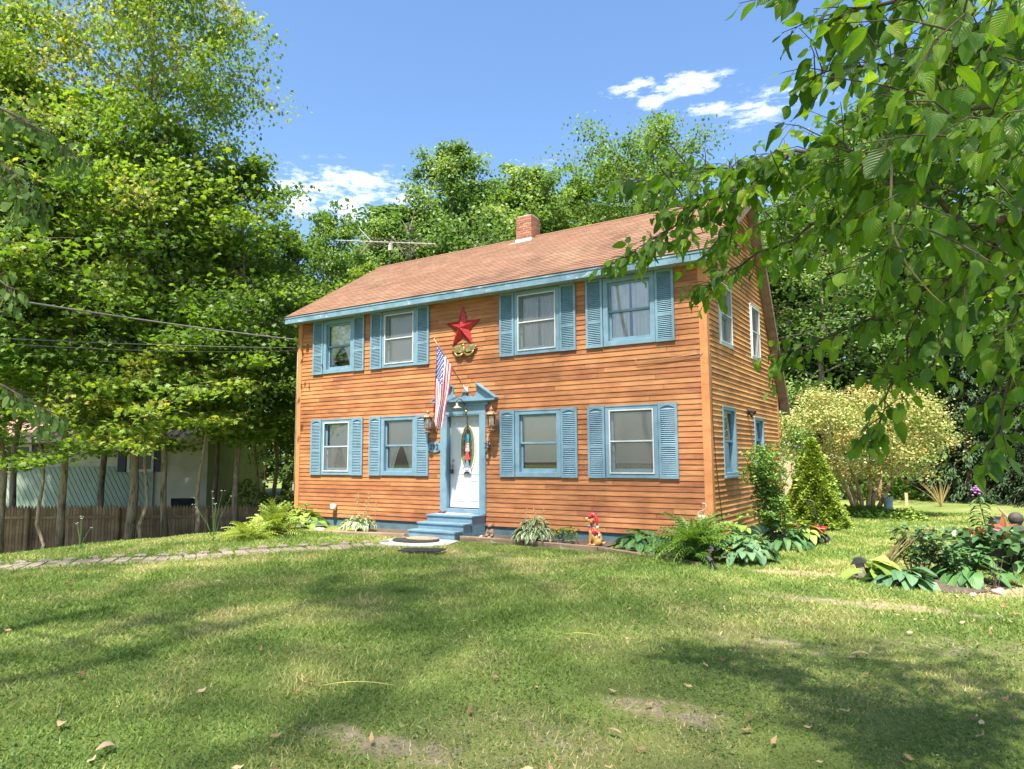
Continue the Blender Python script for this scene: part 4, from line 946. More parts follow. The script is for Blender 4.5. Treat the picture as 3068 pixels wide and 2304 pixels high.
def hosta(x, y, rad, hgt, n, mat, label, leaf=.17, narrow=False, seed=1, z=None, name='hosta', cat='plant', grp='hostas around the house', squash=1.0):
    rs = np.random.default_rng(seed); z = float(gz(x, y)) if z is None else z
    T, TF, TU = (TN, TNF, TNU) if narrow else (TB, TBF, TBU)
    a = rs.uniform(0, 2*math.pi, n); q = np.sqrt(rs.random(n)); r = rad*q*.92; hh = hgt*(1-.62*q**1.8)*rs.uniform(.75, 1.08, n)
    pos = np.stack([x+r*np.cos(a)*.72, y+r*np.sin(a)*.72*squash, z+hh*.92], -1)
    d = np.stack([np.cos(a)+rs.normal(0, .25, n), np.sin(a)+rs.normal(0, .25, n), .65-1.05*q+rs.normal(0, .15, n)], -1); up = np.stack([-.3*np.cos(a)*(1-q)+rs.normal(0, .15, n), -.3*np.sin(a)*(1-q)+rs.normal(0, .15, n), np.ones(n)], -1)
    root = thing(name, label, cat, (x, y, z), grp)
    me = scatter('leaves', T, TF, pos, frames(d, up), leaf*rs.uniform(.7, 1.15, n), mat, np.clip(.5+rs.normal(0, .28, n), 0, 1), True, TU); link('leaves', me, root)
    mb = MB()
    for i in range(0, n, 2 if n > 60 else 1):
        mb.tube([(x+rs.normal(0, .02), y+rs.normal(0, .02), z), tuple((pos[i]*.6+np.array([x, y, z+hh[i]*.9])*.4)), tuple(pos[i])], .004, 4)
    mb.build('stalks', mStem, root); return root
def spike(root, x, y, z, h, seed=0, mat=None):
    rs = random.Random(seed); mb = MB(); lx, ly = rs.uniform(-.06, .06), rs.uniform(-.06, .06); mb.tube([(x, y, z), (x+lx*.5, y+ly*.5, z+h*.5), (x+lx, y+ly, z+h)], [.005, .004, .002], 4)
    for k in range(12): f = .55+.45*k/12; mb.ball((x+lx*f+rs.uniform(-.02, .02), y+ly*f+rs.uniform(-.02, .02), z+h*f), .010, (1, 1, 1.8), 6)
    mb.build('flower_stalk', mat or mTwigPale, root)
hosta(1.25, -.75, .62, .62, 46, mHostaY, 'large yellow green hosta below the white wall vent', .26, seed=2, z=-.27)
h_ = hosta(2.98, -.75, .60, .38, 150, mHostaV, 'white edged hosta left of the blue steps', .13, True, 3, z=-.2)
for k in range(6): spike(h_, 2.6+.13*k, -.5, -.2, .75+.12*math.sin(k*2.), k)
h_ = hosta(7.72, -.86, .52, .52, 190, mHostaV, 'white edged hosta between the gargoyle and the flower pots', .145, True, 4, z=-.18)
for k in range(3): spike(h_, 7.5+.2*k, -.8, -.18, .66, 10+k)
hosta(9.85, -.75, .60, .40, 60, mHostaG, 'dark green hosta between the dog statue and the big fern', .22, seed=5, z=-.2)
hosta(11.72, -1.05, .62, .50, 90, mHostaB, 'broad blue green hosta right of the big fern', .20, seed=6)
hosta(11.45, -.35, .45, .70, 26, mHostaY, 'tall light green hosta against the side wall corner', .26, seed=7)
hosta(11.95, .95, .55, .42, 60, mHostaG, 'narrow leaved hosta below the thin shrub at the side wall', .24, True, 8)
hosta(12.05, 1.9, .42, .48, 36, mHostaY, 'light green hosta behind the red wagon', .22, seed=9)
# ferns
def T_frond(n=17, w=.17):
    P = []; F = []
    for i in range(n):
        t_ = (i+.6)/n; ln = w*(math.sin(math.pi*(t_*.9+.06)))**.7*(1.05-.35*t_); z = .34*math.sin(t_*2.1)-.30*t_*t_*1.6; 
        for s_ in (-1, 1):
            b = len(P); P += [(0, t_, z), (s_*ln*.5, t_+.008, z-.01+.02), (s_*ln, t_+.05, z-.05), (s_*ln*.5, t_+.052, z)]; F.append((b, b+1, b+2, b+3))
    for i in range(8):
        t0, t1 = i/8, (i+1)/8; z0 = .34*math.sin(t0*2.1)-.48*t0*t0; z1 = .34*math.sin(t1*2.1)-.48*t1*t1; b = len(P); P += [(-.006, t0, z0), (.006, t0, z0), (.005, t1, z1), (-.005, t1, z1)]; F.append((b, b+1, b+2, b+3))
    return np.array(P), np.array(F)
TFR, TFRF = T_frond()
mFernG = M_leaf('fern_green', [(0, (.045, .12, .02)), (.5, (.09, .20, .035)), (1, (.17, .29, .06))], .5, .35)
mFernY = M_leaf('fern_yellow_green', [(0, (.14, .22, .03)), (.5, (.24, .33, .05)), (1, (.38, .44, .10))], .5, .35)
def fern(x, y, rad, n, mat, label, seed=1, z=None, upb=1.0):
    rs = np.random.default_rng(seed); z = float(gz(x, y)) if z is None else z
    a = rs.uniform(0, 2*math.pi, n); el = rs.uniform(.1, 1.35, n)*upb; d = np.stack([np.cos(a)*np.cos(el), np.sin(a)*np.cos(el), np.sin(el)], -1); up = np.stack([-np.cos(a)*np.sin(el), -np.sin(a)*np.sin(el), np.cos(el)], -1)+rs.normal(0, .18, (n, 3))
    pos = np.stack([x+rs.normal(0, .06, n), y+rs.normal(0, .06, n), np.full(n, z)], -1)
    me = scatter('fern', TFR, TFRF, pos, frames(d, up), rad*rs.uniform(.7, 1.08, n), mat, np.clip(.5+.25*np.sin(el*2)+rs.normal(0, .2, n), 0, 1))
    o_ = link('fern', me); tag(o_, label, 'fern', 'ferns at the house corners'); return o_
fern(11.02, -1.35, .82, 120, mFernG, 'big arching green fern at the right front corner', 3, -.22)
q_ = on(822, 1617, 2, -.30); fern(q_[0], q_[1], .85, 110, mFernY, 'taller yellow green fern at the left house corner', 4, -.31, 1.15)
q_ = on(752, 1632, 2, -.33); fern(q_[0], q_[1], .70, 80, mFernY, 'lower spreading yellow green fern at far left of the bed', 5, -.35, .8)
# thin shrub, spruce
def cloud_leaves(name, root, pos, T, TF, size, mat, rs, nz_=(0, 0, 1), spread=.5, drp=-.1, cval=None, out=None):
    n = len(pos); d = rs.normal(size=(n, 3)); d[:, 2] = d[:, 2]*.4+drp
    if out is not None: d = d*.6+out
    up = np.array(nz_)+rs.normal(0, spread, (n, 3)); c_ = np.clip((cval if cval is not None else .5)+rs.normal(0, .17, n), 0, 1)
    me = scatter(name, T, TF, pos, frames(d, up), size*rs.uniform(.65, 1.25, n), mat, c_); return link(name, me, root)
mShrub = M_leaf('small_shrub_leaves', [(0, (.08, .16, .03)), (.5, (.17, .29, .06)), (.88, (.30, .38, .10)), (1, (.42, .16, .06))], .45, .3)
def shrub(x, y, h, rad, n, label, seed, mat=mShrub, leaf=.05, stems=9, name='shrub'):
    rs = np.random.default_rng(seed); z = float(gz(x, y)); root = thing(name, label, 'shrub', (x, y, z)); mb = MB(); P = []
    for k in range(stems):
        a = rs.uniform(0, 2*math.pi); r = rad*rs.uniform(.3, 1); hh = h*rs.uniform(.6, 1); pts = [np.array([x+.05*math.cos(a), y+.05*math.sin(a), z])]
        for j in range(1, 7): f = j/6; pts.append(np.array([x+r*f**1.4*math.cos(a)+rs.normal(0, .02), y+r*f**1.4*math.sin(a)+rs.normal(0, .02), z+hh*f]))
        mb.tube(pts, [.012-.0015*j for j in range(7)], 5)
        for j in range(14):
            f = rs.uniform(.25, 1)*5.99; i = int(f); b = pts[i]*(1-f+i)+pts[min(6, i+1)]*(f-i); e = b+rs.normal(0, .14, 3)+np.array([0, 0, .05]); mb.tube([b, e], .003, 3)
            for q in range(max(1, n//(stems*14))): P.append(b+(e-b)*rs.uniform(.2, 1.1)+rs.normal(0, .035, 3))
    mb.build('stems', mTwig, root); T, TF = T_oval(.24, .15); cloud_leaves('foliage', root, np.array(P), T, TF, leaf, mat, rs); return root
shrub(11.75, .85, 2.15, .66, 7500, 'tall thin shrub with small leaves beside the side wall', 2, stems=14, leaf=.065)
mSpruce = M_leaf('dwarf_spruce_needles', [(0, (.11, .18, .025)), (.5, (.24, .33, .045)), (1, (.44, .50, .09))], .6, .2)
def spruce(x, y, h, rad, n, label):
    rs = np.random.default_rng(4); z = float(gz(x, y)); root = thing('dwarf_spruce', label, 'conifer', (x, y, z)); mb = MB(); mb.tube([(x, y, z), (x, y, z+h*.9)], [.05, .01], 8); mb.build('trunk', mBark, root)
    f = 1-np.sqrt(rs.random(n)); f = np.clip(f*1.02, 0, .995); a = rs.uniform(0, 2*math.pi, n); lump = 1+.10*np.sin(a*5+f*14)+.08*np.sin(a*9-f*23)+.10*(rs.random(n) < .06); r = rad*(1-f)**.75*lump*(1-.25*rs.random(n)**2); pos = np.stack([x+r*np.cos(a), y+r*np.sin(a), z+.05+h*f], -1)
    out = np.stack([np.cos(a), np.sin(a), .35+0*a], -1); T, TF = T_diamond(.34); cloud_leaves('foliage', root, pos, T, TF, .08, mSpruce, rs, spread=.8, out=out*1.3, cval=.35+.4*(lump-.85))
q_ = dep(2432, 1372, 17.3); spruce(q_[0], q_[1], 2.15, .68, 26000, 'cone shaped yellow green dwarf spruce behind the side wall shrub')

# ------------------------------------------------------------------ trees
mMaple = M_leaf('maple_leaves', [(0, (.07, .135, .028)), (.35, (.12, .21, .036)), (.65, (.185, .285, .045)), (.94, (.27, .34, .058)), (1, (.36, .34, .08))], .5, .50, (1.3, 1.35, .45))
mMapleD = M_leaf('deep_green_leaves', [(0, (.07, .14, .03)), (.4, (.11, .205, .04)), (.8, (.17, .28, .055)), (1, (.25, .34, .08))], .5, .45, (1.3, 1.35, .5))
mAsh = M_leaf('ash_leaves', [(0, (.08, .15, .045)), (.4, (.14, .24, .07)), (.8, (.22, .33, .10)), (1, (.32, .40, .13))], .5, .42, (1.25, 1.3, .55))
mYellowish = M_leaf('pale_yellow_leaves', [(0, (.13, .20, .04)), (.35, (.24, .30, .08)), (.7, (.38, .40, .15)), (.95, (.50, .47, .22)), (1, (.50, .30, .12))], .55, .3, (1.2, 1.2, .6))
mHemlock = M_leaf('hemlock_needles', [(0, (.014, .036, .014)), (.5, (.028, .065, .022)), (1, (.055, .11, .035))], .6, .15)
PROTO = {}
def grow(kind, h, rad, cbf, nl, nleaf, tmpl, leaf, mat, seed, tr=.16, prof='round', rise=(10, 55), flat=.30, lean=(0, 0), cv=.45, cs=.20, spreadxy=.34, twigs=7, forks=1):
    rs = np.random.default_rng(seed); mb = MB(); P = []; C = []
    def prof_f(f):
        if prof == 'round': return math.sqrt(max(.02, 1-((f-.42)/.60)**2))
        if prof == 'tall': return (1-f)**.55*(.45+f)**.3*1.15
        if prof == 'top': return math.sqrt(max(.02, 1-((f-.62)/.55)**2))
        return 1-f*.75
    for fk in range(forks):
        lx, ly = lean[0]+(rs.uniform(-.18, .18)*h*.5 if forks > 1 else 0), lean[1]+(rs.uniform(-.18, .18)*h*.5 if forks > 1 else 0)
        tp = [np.array([lx*(k/10)**1.5+rs.normal(0, .006*h)*(k > 0), ly*(k/10)**1.5+rs.normal(0, .006*h)*(k > 0), h*.90*k/10]) for k in range(11)]
        mb.tube(tp, [tr*(1.25 if k == 0 else 1)*(1-.09*k)/math.sqrt(forks) for k in range(11)], 9)
        at_ = lambda f: tp[min(9, int(f*10))]*(1-(f*10-min(9, int(f*10))))+tp[min(9, int(f*10))+1]*(f*10-min(9, int(f*10)))
        for l_ in range(nl//forks):
            f = (l_+rs.random())/(nl//forks); zf = cbf+(1-cbf)*f*.97; base = at_(min(.999, zf)); az = l_*2.39996+rs.normal(0, .3); L = rad*prof_f(f)*rs.uniform(.72, 1.15)
            el = R(rise[0]+(rise[1]-rise[0])*f+rs.normal(0, 8)); pts = [base]; d = np.array([math.cos(az)*math.cos(el), math.sin(az)*math.cos(el), math.sin(el)]); n_ = 6
            for j in range(n_): d = norm(d+rs.normal(0, .12, 3)+np.array([0, 0, -.05])); pts.append(pts[-1]+d*L/n_)
            r0 = tr*.38*(1-.55*f)*min(1, L/rad+.2); mb.tube(pts, [r0*(1-.15*j) for j in range(n_+1)], 5, cap=False)
            cl = np.clip(cv+rs.normal(0, cs), 0, 1)
            for q in range(twigs):
                tt = (.22+.78*(q+rs.random())/twigs)*n_; i = min(n_-1, int(tt)); b = pts[i]+(pts[i+1]-pts[i])*(tt-i)
                az2 = az+rs.choice([-1, 1])*rs.uniform(.3, 1.3) if tt < n_*.9 else az; L2 = L*rs.uniform(.22, .42)*(1.1-.35*tt/n_)+.25
                e2 = R(rs.uniform(-12, 22)); d2 = np.array([math.cos(az2)*math.cos(e2), math.sin(az2)*math.cos(e2), math.sin(e2)]); m_ = b+d2*L2*.5+rs.normal(0, .05, 3); e = b+d2*L2+np.array([0, 0, -.06*L2]); mb.tube([b, m_, e], [r0*.32, r0*.2, r0*.1], 4, cap=False)
                cc = np.clip(cl+rs.normal(0, cs*.6), 0, 1)
                for w_ in (.25, .5, .75, 1.0): P.append((b*(1-w_)+e*w_)); C.append((cc, L2))
    P = np.array(P); C = np.array(C); k = max(1, nleaf//len(P)); idx_ = np.repeat(np.arange(len(P)), k); n = len(idx_)
    sp_ = np.clip(C[idx_, 1]*spreadxy, .16, .6); off = rs.normal(size=(n, 3))*sp_[:, None]; off[:, 2] *= flat; off[:, 2] -= .05+.3*np.hypot(off[:, 0], off[:, 1])*.4
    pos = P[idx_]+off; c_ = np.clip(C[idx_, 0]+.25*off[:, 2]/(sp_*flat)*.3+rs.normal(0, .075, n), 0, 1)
    d = rs.normal(size=(n, 3)); d[:, 2] = d[:, 2]*.5-.35; up = np.array([0, 0, 1.])+rs.normal(0, .75, (n, 3))
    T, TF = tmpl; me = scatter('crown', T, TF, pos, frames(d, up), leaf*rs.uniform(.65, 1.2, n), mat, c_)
    tm = bpy.data.meshes.new('trunk'); tm.from_pydata(mb.v, [], mb.f); tm.materials.append(mBark); tm.polygons.foreach_set('use_smooth', [True]*len(mb.f)); tm.update()
    PROTO[kind] = (tm, me, h)
def plant_tree(kind, name, label, x, y, h, seed=0, grp=None, z=None, sx=1.0, tilt=0, cat='tree'):
    tm, cm_, ph = PROTO[kind]; z = float(gz(x, y))-.1 if z is None else z; s_ = h/ph; root = thing(name, label, cat, (x, y, z), grp)
    root.rotation_euler = (R(tilt)*math.cos(seed), R(tilt)*math.sin(seed), seed*1.7); root.scale = (s_*sx, s_*sx, s_)
    for nm, me in (('trunk', tm), ('crown', cm_)): o_ = bpy.data.objects.new(nm, me); col.objects.link(o_); o_.parent = root
    return root
MP = T_maple(); OV = T_oval(.30); DI = T_diamond(.34)
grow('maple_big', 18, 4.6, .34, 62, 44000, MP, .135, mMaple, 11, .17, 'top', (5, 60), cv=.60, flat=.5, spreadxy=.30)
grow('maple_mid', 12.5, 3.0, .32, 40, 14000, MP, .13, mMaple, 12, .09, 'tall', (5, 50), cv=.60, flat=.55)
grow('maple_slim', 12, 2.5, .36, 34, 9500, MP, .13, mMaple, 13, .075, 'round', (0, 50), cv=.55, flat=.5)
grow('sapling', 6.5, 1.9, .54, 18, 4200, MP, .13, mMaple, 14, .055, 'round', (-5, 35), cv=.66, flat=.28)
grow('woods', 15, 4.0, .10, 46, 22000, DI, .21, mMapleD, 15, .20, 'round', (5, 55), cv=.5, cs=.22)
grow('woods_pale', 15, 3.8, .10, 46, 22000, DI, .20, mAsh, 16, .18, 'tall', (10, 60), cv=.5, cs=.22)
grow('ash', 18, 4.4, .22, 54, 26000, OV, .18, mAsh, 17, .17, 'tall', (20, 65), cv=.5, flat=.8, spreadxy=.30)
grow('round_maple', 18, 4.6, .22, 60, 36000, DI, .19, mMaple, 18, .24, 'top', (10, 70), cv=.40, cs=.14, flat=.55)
def leafed(kind, U, depth, top, label, seed, grp, sx=1.0, name='maple_tree', tilt=0, cat='tree'):
    p_ = dep(U, 1372, depth); x, y = p_[0], p_[1]; zb = float(gz(x, y))-.1; zt = CAM[2]+(1372-top)*depth/FPX; return plant_tree(kind, name, label, x, y, zt-zb, seed, grp, zb, sx, tilt, cat)
GL = 'maples between the lawn and the stockade fence'
leafed('maple_big', 395, 19.6, -420, 'tallest maple with a thick straight trunk in front of the stockade fence', 1, GL, .70)
leafed('maple_mid', 715, 20.4, 320, 'maple with a slim grey trunk left of the house corner', 2, GL, .95)
leafed('maple_slim', 195, 19.4, 120, 'maple with a thin brown trunk left of the tallest maple', 3.3, GL, 1.2)
leafed('maple_mid', 15, 19.2, -80, 'leaning maple at the left end of the stockade fence', 4.4, GL, .9, tilt=3)
leafed('maple_big', -230, 19, -260, 'large maple mostly beyond the left edge with only its boughs showing', 5.1, GL, .8)
leafed('maple_slim', 505, 19.9, 250, 'slender maple just right of the tallest maple', 6.2, GL, 1.15)
leafed('sapling', 440, 18.9, 960, 'understory maple with bright sprays beside the thickest trunk', 7, GL, 1.15)
leafed('sapling', 600, 19.0, 900, 'understory maple with pale green layered boughs left of the ferns', 8.3, GL, 1.2)
leafed('sapling', 130, 18.6, 1000, 'understory maple whose boughs hang before the green metal roof', 9.1, GL, 1.2)
leafed('sapling', 770, 22, 990, 'low maple in deep shade next to the left house corner', 10.5, GL, 1.3)
leafed('maple_mid', 820, 24.5, 560, 'maple rising behind the left eave of the house', 11.9, GL, .95)
leafed('maple_slim', 300, 22.5, 330, 'maple behind the fence left of the tallest maple', 12.2, GL, 1.3)
leafed('maple_slim', 60, 23.5, 420, 'maple behind the fence above the red roof', 13.2, GL, 1.4)
leafed('maple_slim', 640, 24.5, 620, 'shaded maple behind the fence near the house', 14.9, GL, 1.3)
GB = 'trees rising behind the house roof'
leafed('ash', 1345, 31, 262, 'tall airy ash rising behind the middle of the roof', 1.2, GB, .95, 'ash_tree')
leafed('ash', 1605, 35, 362, 'narrow ash behind the chimney', 2.6, GB, 1.0, 'ash_tree')
leafed('round_maple', 1950, 33, 315, 'dense round topped maple behind the right end of the roof', 3.1, GB, .88)
leafed('woods', 1770, 38, 420, 'olive green tree between the chimney ash and the round maple', 4.2, GB, .8, 'broadleaf_tree')
leafed('woods_pale', 1450, 29, 620, 'low pale tree right behind the ridge left of the chimney', 5.4, GB, .8, 'broadleaf_tree')
leafed('ash', 1150, 30, 540, 'sparse ash left of the tall airy ash', 6.6, GB, 1.0, 'ash_tree')
leafed('maple_mid', 1100, 26, 690, 'yellowish maple behind the roof antenna', 7.2, GB, 1.0)
leafed('woods', 985, 27.5, 540, 'dark leafy tree above the left end of the roof', 8.8, GB, .62, 'broadleaf_tree')
leafed('woods', 1700, 30, 660, 'bushy tree peeping over the ridge right of the chimney', 9.9, GB, .7, 'broadleaf_tree')
leafed('maple_mid', 1270, 24, 760, 'small maple showing just above the ridge near the antenna', 10.3, GB, .9)
leafed('woods', 2130, 36, 520, 'tree behind the right gable peak', 10.9, GB, .8, 'broadleaf_tree')
for U_, d_, top_, kd, sx_, lb_ in ((1215, 33, 480, 'woods_pale', 1.5, 'pale crown low between the dead tree and the tall ash'), (1410, 34, 410, 'woods_pale', 1.3, 'pale crown on the right shoulder of the tall ash'), (1520, 36, 450, 'woods', 1.2, 'green crown left of the chimney ash'), (1680, 39, 440, 'woods_pale', 1.4, 'pale crown right of the chimney ash'), (1830, 40, 500, 'woods_pale', 1.3, 'pale crown left of the round topped maple'), (1060, 33, 640, 'woods_pale', 1.1, 'pale crown behind the roof antenna'), (2240, 38, 560, 'woods_pale', 1.0, 'pale crown beside the right gable peak')):
    leafed(kd, U_, d_, top_, lb_, U_*.013, GB, sx_, 'broadleaf_tree')
# far woods: every tree on its own
wi = 0
for ring, (dist, n_, hh) in enumerate(((40, 17, 15.5), (52, 15, 19))):
    for k in range(n_):
        U = -350+(3068+700)*(k+.5*(ring % 2)+.3*math.sin(k*5.1))/n_
        if ring == 0 and 900 < U < 2350: continue
        d_ = dist+3*math.sin(k*3.7+ring); top = 1372-(hh*(1+.13*math.sin(k*2.3+ring)))*FPX/d_ + 30
        if 1000 < U < 2300: top = max(top, 760)
        kind = 'woods' if (k+ring) % 3 == 0 else 'woods_pale'; side = 'left of' if U < 900 else ('behind' if U < 2300 else 'right of')
        leafed(kind, U, d_, top, 'distant woodland tree %s the house, one crown among many' % side, 20+k*1.3+ring, 'far woodland trees '+side+' the house', 1.15, 'woodland_tree')
GR = 'trees standing behind the back lawn'
leafed('ash', 2470, 33, 330, 'pale ash with thin trunk seen past the gable through the leaves', 1.9, GR, 1.1, 'ash_tree')
leafed('woods_pale', 2650, 34, 120, 'tall pale green tree behind the yellow leaved small tree', 2.8, GR, 1.0, 'broadleaf_tree')
leafed('woods_pale', 2880, 34, -60, 'tall leafy tree at the right back of the lawn', 3.9, GR, 1.0, 'broadleaf_tree')
leafed('woods', 3130, 31, -100, 'tall dark tree at the right edge behind the lawn', 4.8, GR, 1.0, 'broadleaf_tree')
leafed('woods_pale', 2380, 37, 640, 'pale tree behind the shed and the gable rake', 5.9, GR, 1.0, 'broadleaf_tree')
leafed('maple_mid', 2740, 34, 900, 'mid height maple at the back of the lawn', 6.9, GR, 1.3)
# hemlocks
def grow_hemlock(kind, h, rad, seed):
    rs = np.random.default_rng(seed); mb = MB(); mb.tube([(0, 0, 0), (0, 0, h)], [.16, .02], 8); P = []; Dd = []
    for k in range(130):
        f = (k+rs.random())/130; z = .25+h*f*.97; az = k*2.4; L = rad*(1-f)**.8*rs.uniform(.75, 1.1)+.15; m_ = 5
        pts = [np.array([L*j/m_*math.cos(az), L*j/m_*math.sin(az), z+.12*L*(j/m_)-.42*L*(j/m_)**2]) for j in range(m_+1)]; mb.tube(pts, [.02, .016, .012, .009, .006, .003], 4, cap=False)
        for q in range(34):
            t_ = rs.random()**.7*m_*.999; i = int(t_); b = pts[i]+(pts[i+1]-pts[i])*(t_-i); s_ = rs.choice([-1, 1])*rs.random()*.32*L*.9*(1.1-t_/m_)
            P.append(b+np.array([-math.sin(az)*s_, math.cos(az)*s_, -abs(s_)*.35+rs.normal(0, .03)])); Dd.append((-math.sin(az)*s_+.5*math.cos(az), math.cos(az)*s_+.5*math.sin(az), -.35))
    P = np.repeat(np.array(P), 3, 0)+rs.normal(0, .05, (len(P)*3, 3)); Dd = np.repeat(np.array(Dd), 3, 0)+rs.normal(0, .2, (len(P), 3)); T, TF = T_diamond(.16)
    me = scatter('crown', T, TF, P, frames(Dd, np.array([0, 0, 1.])+rs.normal(0, .25, (len(P), 3))), .26*rs.uniform(.6, 1.2, len(P)), mHemlock, np.clip(rs.normal(.5, .25, len(P)), 0, 1))
    tm = bpy.data.meshes.new('trunk'); tm.from_pydata(mb.v, [], mb.f); tm.materials.append(mBark); tm.update(); PROTO[kind] = (tm, me, h)
grow_hemlock('hemlock', 9, 2.9, 3)
for i, (U, d_, top, lb_) in enumerate(((2900, 28.5, 960, 'dark drooping hemlock behind the right end of the back lawn'), (3060, 27, 1000, 'dark hemlock at the right edge of the picture'), (2830, 31, 1120, 'dark hemlock just right of the yellow leaved tree'), (3190, 25, 1000, 'hemlock nearest the camera on the right edge of the lawn'))):
    leafed('hemlock', U, d_, top, lb_, i*1.9, 'hemlocks at the back right', 1.0, 'hemlock_tree', cat='conifer')
# undergrowth along the back of the lawn
rs = np.random.default_rng(21)
def brush(U0, U1, V0, d_, n, label, hgt, seed, leaf=.10, mat=mMapleD):
    rs = np.random.default_rng(seed); U = rs.uniform(U0, U1, n); dd = d_+rs.uniform(-1.3, 1.8, n); P = np.array([dep(u, 1372, q) for u, q in zip(U, dd)])
    lump = .55+.45*np.sin(U*.021+seed)*np.sin(U*.0093+1); P[:, 2] = gz(P[:, 0], P[:, 1])+hgt*lump*rs.random(n)**.8
    T, TF = T_oval(.36); o_ = cloud_leaves('undergrowth', None, P, T, TF, leaf, mat, rs, cval=.45); tag(o_, label, 'undergrowth', kind='stuff'); return o_
brush(2450, 3250, 0, 30.5, 15000, 'low green undergrowth along the back edge of the lawn', 1.4, 3, .12)
brush(-400, 900, 0, 22.5, 7000, 'leafy undergrowth in the shade behind the stockade fence', 1.5, 5, .14)
# dead tree behind the roof
def dead_tree():
    p_ = dep(1245, 1372, 29); x, y = p_[0], p_[1]; z = float(gz(x, y)); root = thing('dead_tree', 'bare leafless branches of a dead tree left of the tall ash', 'tree', (x, y, z)); mb = MB(); rs = np.random.default_rng(5); H_ = 14.6
    tp = [np.array([x+rs.normal(0, .05)*k, y+rs.normal(0, .05)*k, z+H_*.88*k/10]) for k in range(11)]; mb.tube(tp, [.10*(1-.095*k) for k in range(11)], 6)
    for k in range(34):
        f = .42+.57*rs.random(); i = min(9, int(f*10)); b = tp[i]; az = rs.uniform(0, 6.28); L = (1.15-f)*4.6*rs.uniform(.5, 1.1); el = R(rs.uniform(38, 68)); d = np.array([math.cos(az)*math.cos(el), math.sin(az)*math.cos(el), math.sin(el)]); pts = [b]
        for j in range(5): d = norm(d+rs.normal(0, .1, 3)); pts.append(pts[-1]+d*L/5)
        mb.tube(pts, [.035, .028, .022, .016, .010, .005], 4)
        for q in range(5): j = rs.integers(1, 5); e = pts[j]+norm(d+rs.normal(0, .5, 3))*L*.3; mb.tube([pts[j], e], [.012, .004], 3)
    mb.build('trunk', M_plain('bleached_bark', (.22, .19, .16), .9), root)
dead_tree()
# small yellow leaved tree on the back lawn
def yellow_tree():
    x, y = 12.09, 11.86; z = float(gz(x, y)); root = thing('small_tree', 'small many stemmed tree with pale yellow green leaves on the sunny back lawn', 'tree', (x, y, z)); rs = np.random.default_rng(6); mb = MB(); P = []
    rx = np.array([math.cos(YAW), math.sin(YAW), 0])
    for k in range(6):
        a = rs.uniform(0, 6.28); off = rx*(-.45+.2*k)+np.array([0, .1*math.sin(k*2), 0]); b = np.array([x, y, z])+off*.55; t_ = np.array([x, y, z+2.2])+off*3.6+rs.normal(0, .2, 3)
        m_ = b*.55+t_*.45+np.array([0, 0, .35]); mb.tube([b, (b+m_)/2+rs.normal(0, .03, 3), m_, (m_+t_)/2+rs.normal(0, .06, 3), t_], [.075, .065, .055, .035, .018], 7)
        for j in range(9): e = m_+(t_-m_)*rs.random()+rs.normal(0, .8, 3)*[1, 1, .5]; mb.tube([m_+(t_-m_)*rs.random()*.7, e], [.018, .005], 4, cap=False)
    mb.build('stems', M_plain('tan_stem_bark', (.30, .21, .12), .85, var=.3), root)
    n = 430; u = norm(rs.normal(size=(n, 3))); rad = rs.uniform(.45, 1.0, n)**.6; sc = np.array([2.55, 2.2, 1.62]); Cn = np.array([x-.1, y, z+2.45])+u*rad[:, None]*sc*(1+.10*np.sin(u[:, :1]*7+u[:, 2:]*5)); Cn = Cn[Cn[:, 2] > z+1.25]
    k = 75; P = np.repeat(Cn, k, 0)+rs.normal(0, .22, (len(Cn)*k, 3))*[1, 1, .6]; cc = np.repeat(np.clip(rs.normal(.55, .18, len(Cn)), 0, 1), k)
    T, TF = T_diamond(.36); cloud_leaves('crown', root, P, T, TF, .085, mYellowish, rs, cval=cc, spread=.7, drp=-.3)
yellow_tree()
# ivy bed and other little things at its foot
rs = np.random.default_rng(31)
def mound(name, label, x, y, rx, ry, h, n, mat, leaf, seed, cat='plant', w=.38):
    rs = np.random.default_rng(seed); a = rs.uniform(0, 6.28, n); q = np.sqrt(rs.random(n)); X_, Y_ = x+rx*q*np.cos(a), y+ry*q*np.sin(a); P = np.stack([X_, Y_, gz(X_, Y_)+h*(1-q**2.2)*rs.uniform(.55, 1, n)+.02], -1)
    T, TF = T_oval(w); o_ = cloud_leaves(name, None, P, T, TF, leaf, mat, rs); tag(o_, label, cat); return o_
mound('ivy_mound', 'low dark green ivy mound around the stems of the yellow leaved tree', 12.1, 11.7, 1.35, .9, .30, 3200, mMapleD, .11, 3)
mound('yellow_plant', 'small yellow green plant right of the ivy mound', 13.35, 11.0, .5, .4, .35, 420, mHostaY, .10, 4)
mb = MB(); mb.lathe((12.75, 12.0, float(gz(12.75, 12))), [(.10, 0), (.16, .1), (.12, .35), (.15, .55), (.17, .58)], 14); tag(mb.build('garden_urn', M_plain('pale_blue_urn', (.25, .36, .42), .6), smooth=True), 'pale blue garden urn beside the yellow leaved tree stems', 'urn')
def twiggy(name, x, y, h, n, label, mat, spread=.35, seed=1, lean=0):
    rs = np.random.default_rng(seed); z = float(gz(x, y)); mb = MB()
    for k in range(n): a = rs.uniform(0, 6.28); r = spread*rs.random(); hh = h*rs.uniform(.6, 1); mb.tube([(x, y, z), (x+.4*r*math.cos(a), y+.4*r*math.sin(a), z+hh*.5), (x+r*math.cos(a)+lean*hh, y+r*math.sin(a), z+hh)], [.008, .006, .003], 3)
    return tag(mb.build(name, mat), label, 'plant')
p_ = on(2820, 1518, 2, -.4); twiggy('dry_twig_clump', p_[0], p_[1], 1.0, 34, 'fan of dry straw coloured stems at the back edge of the lawn', M_plain('straw', (.48, .38, .16), .8), .75, 2)
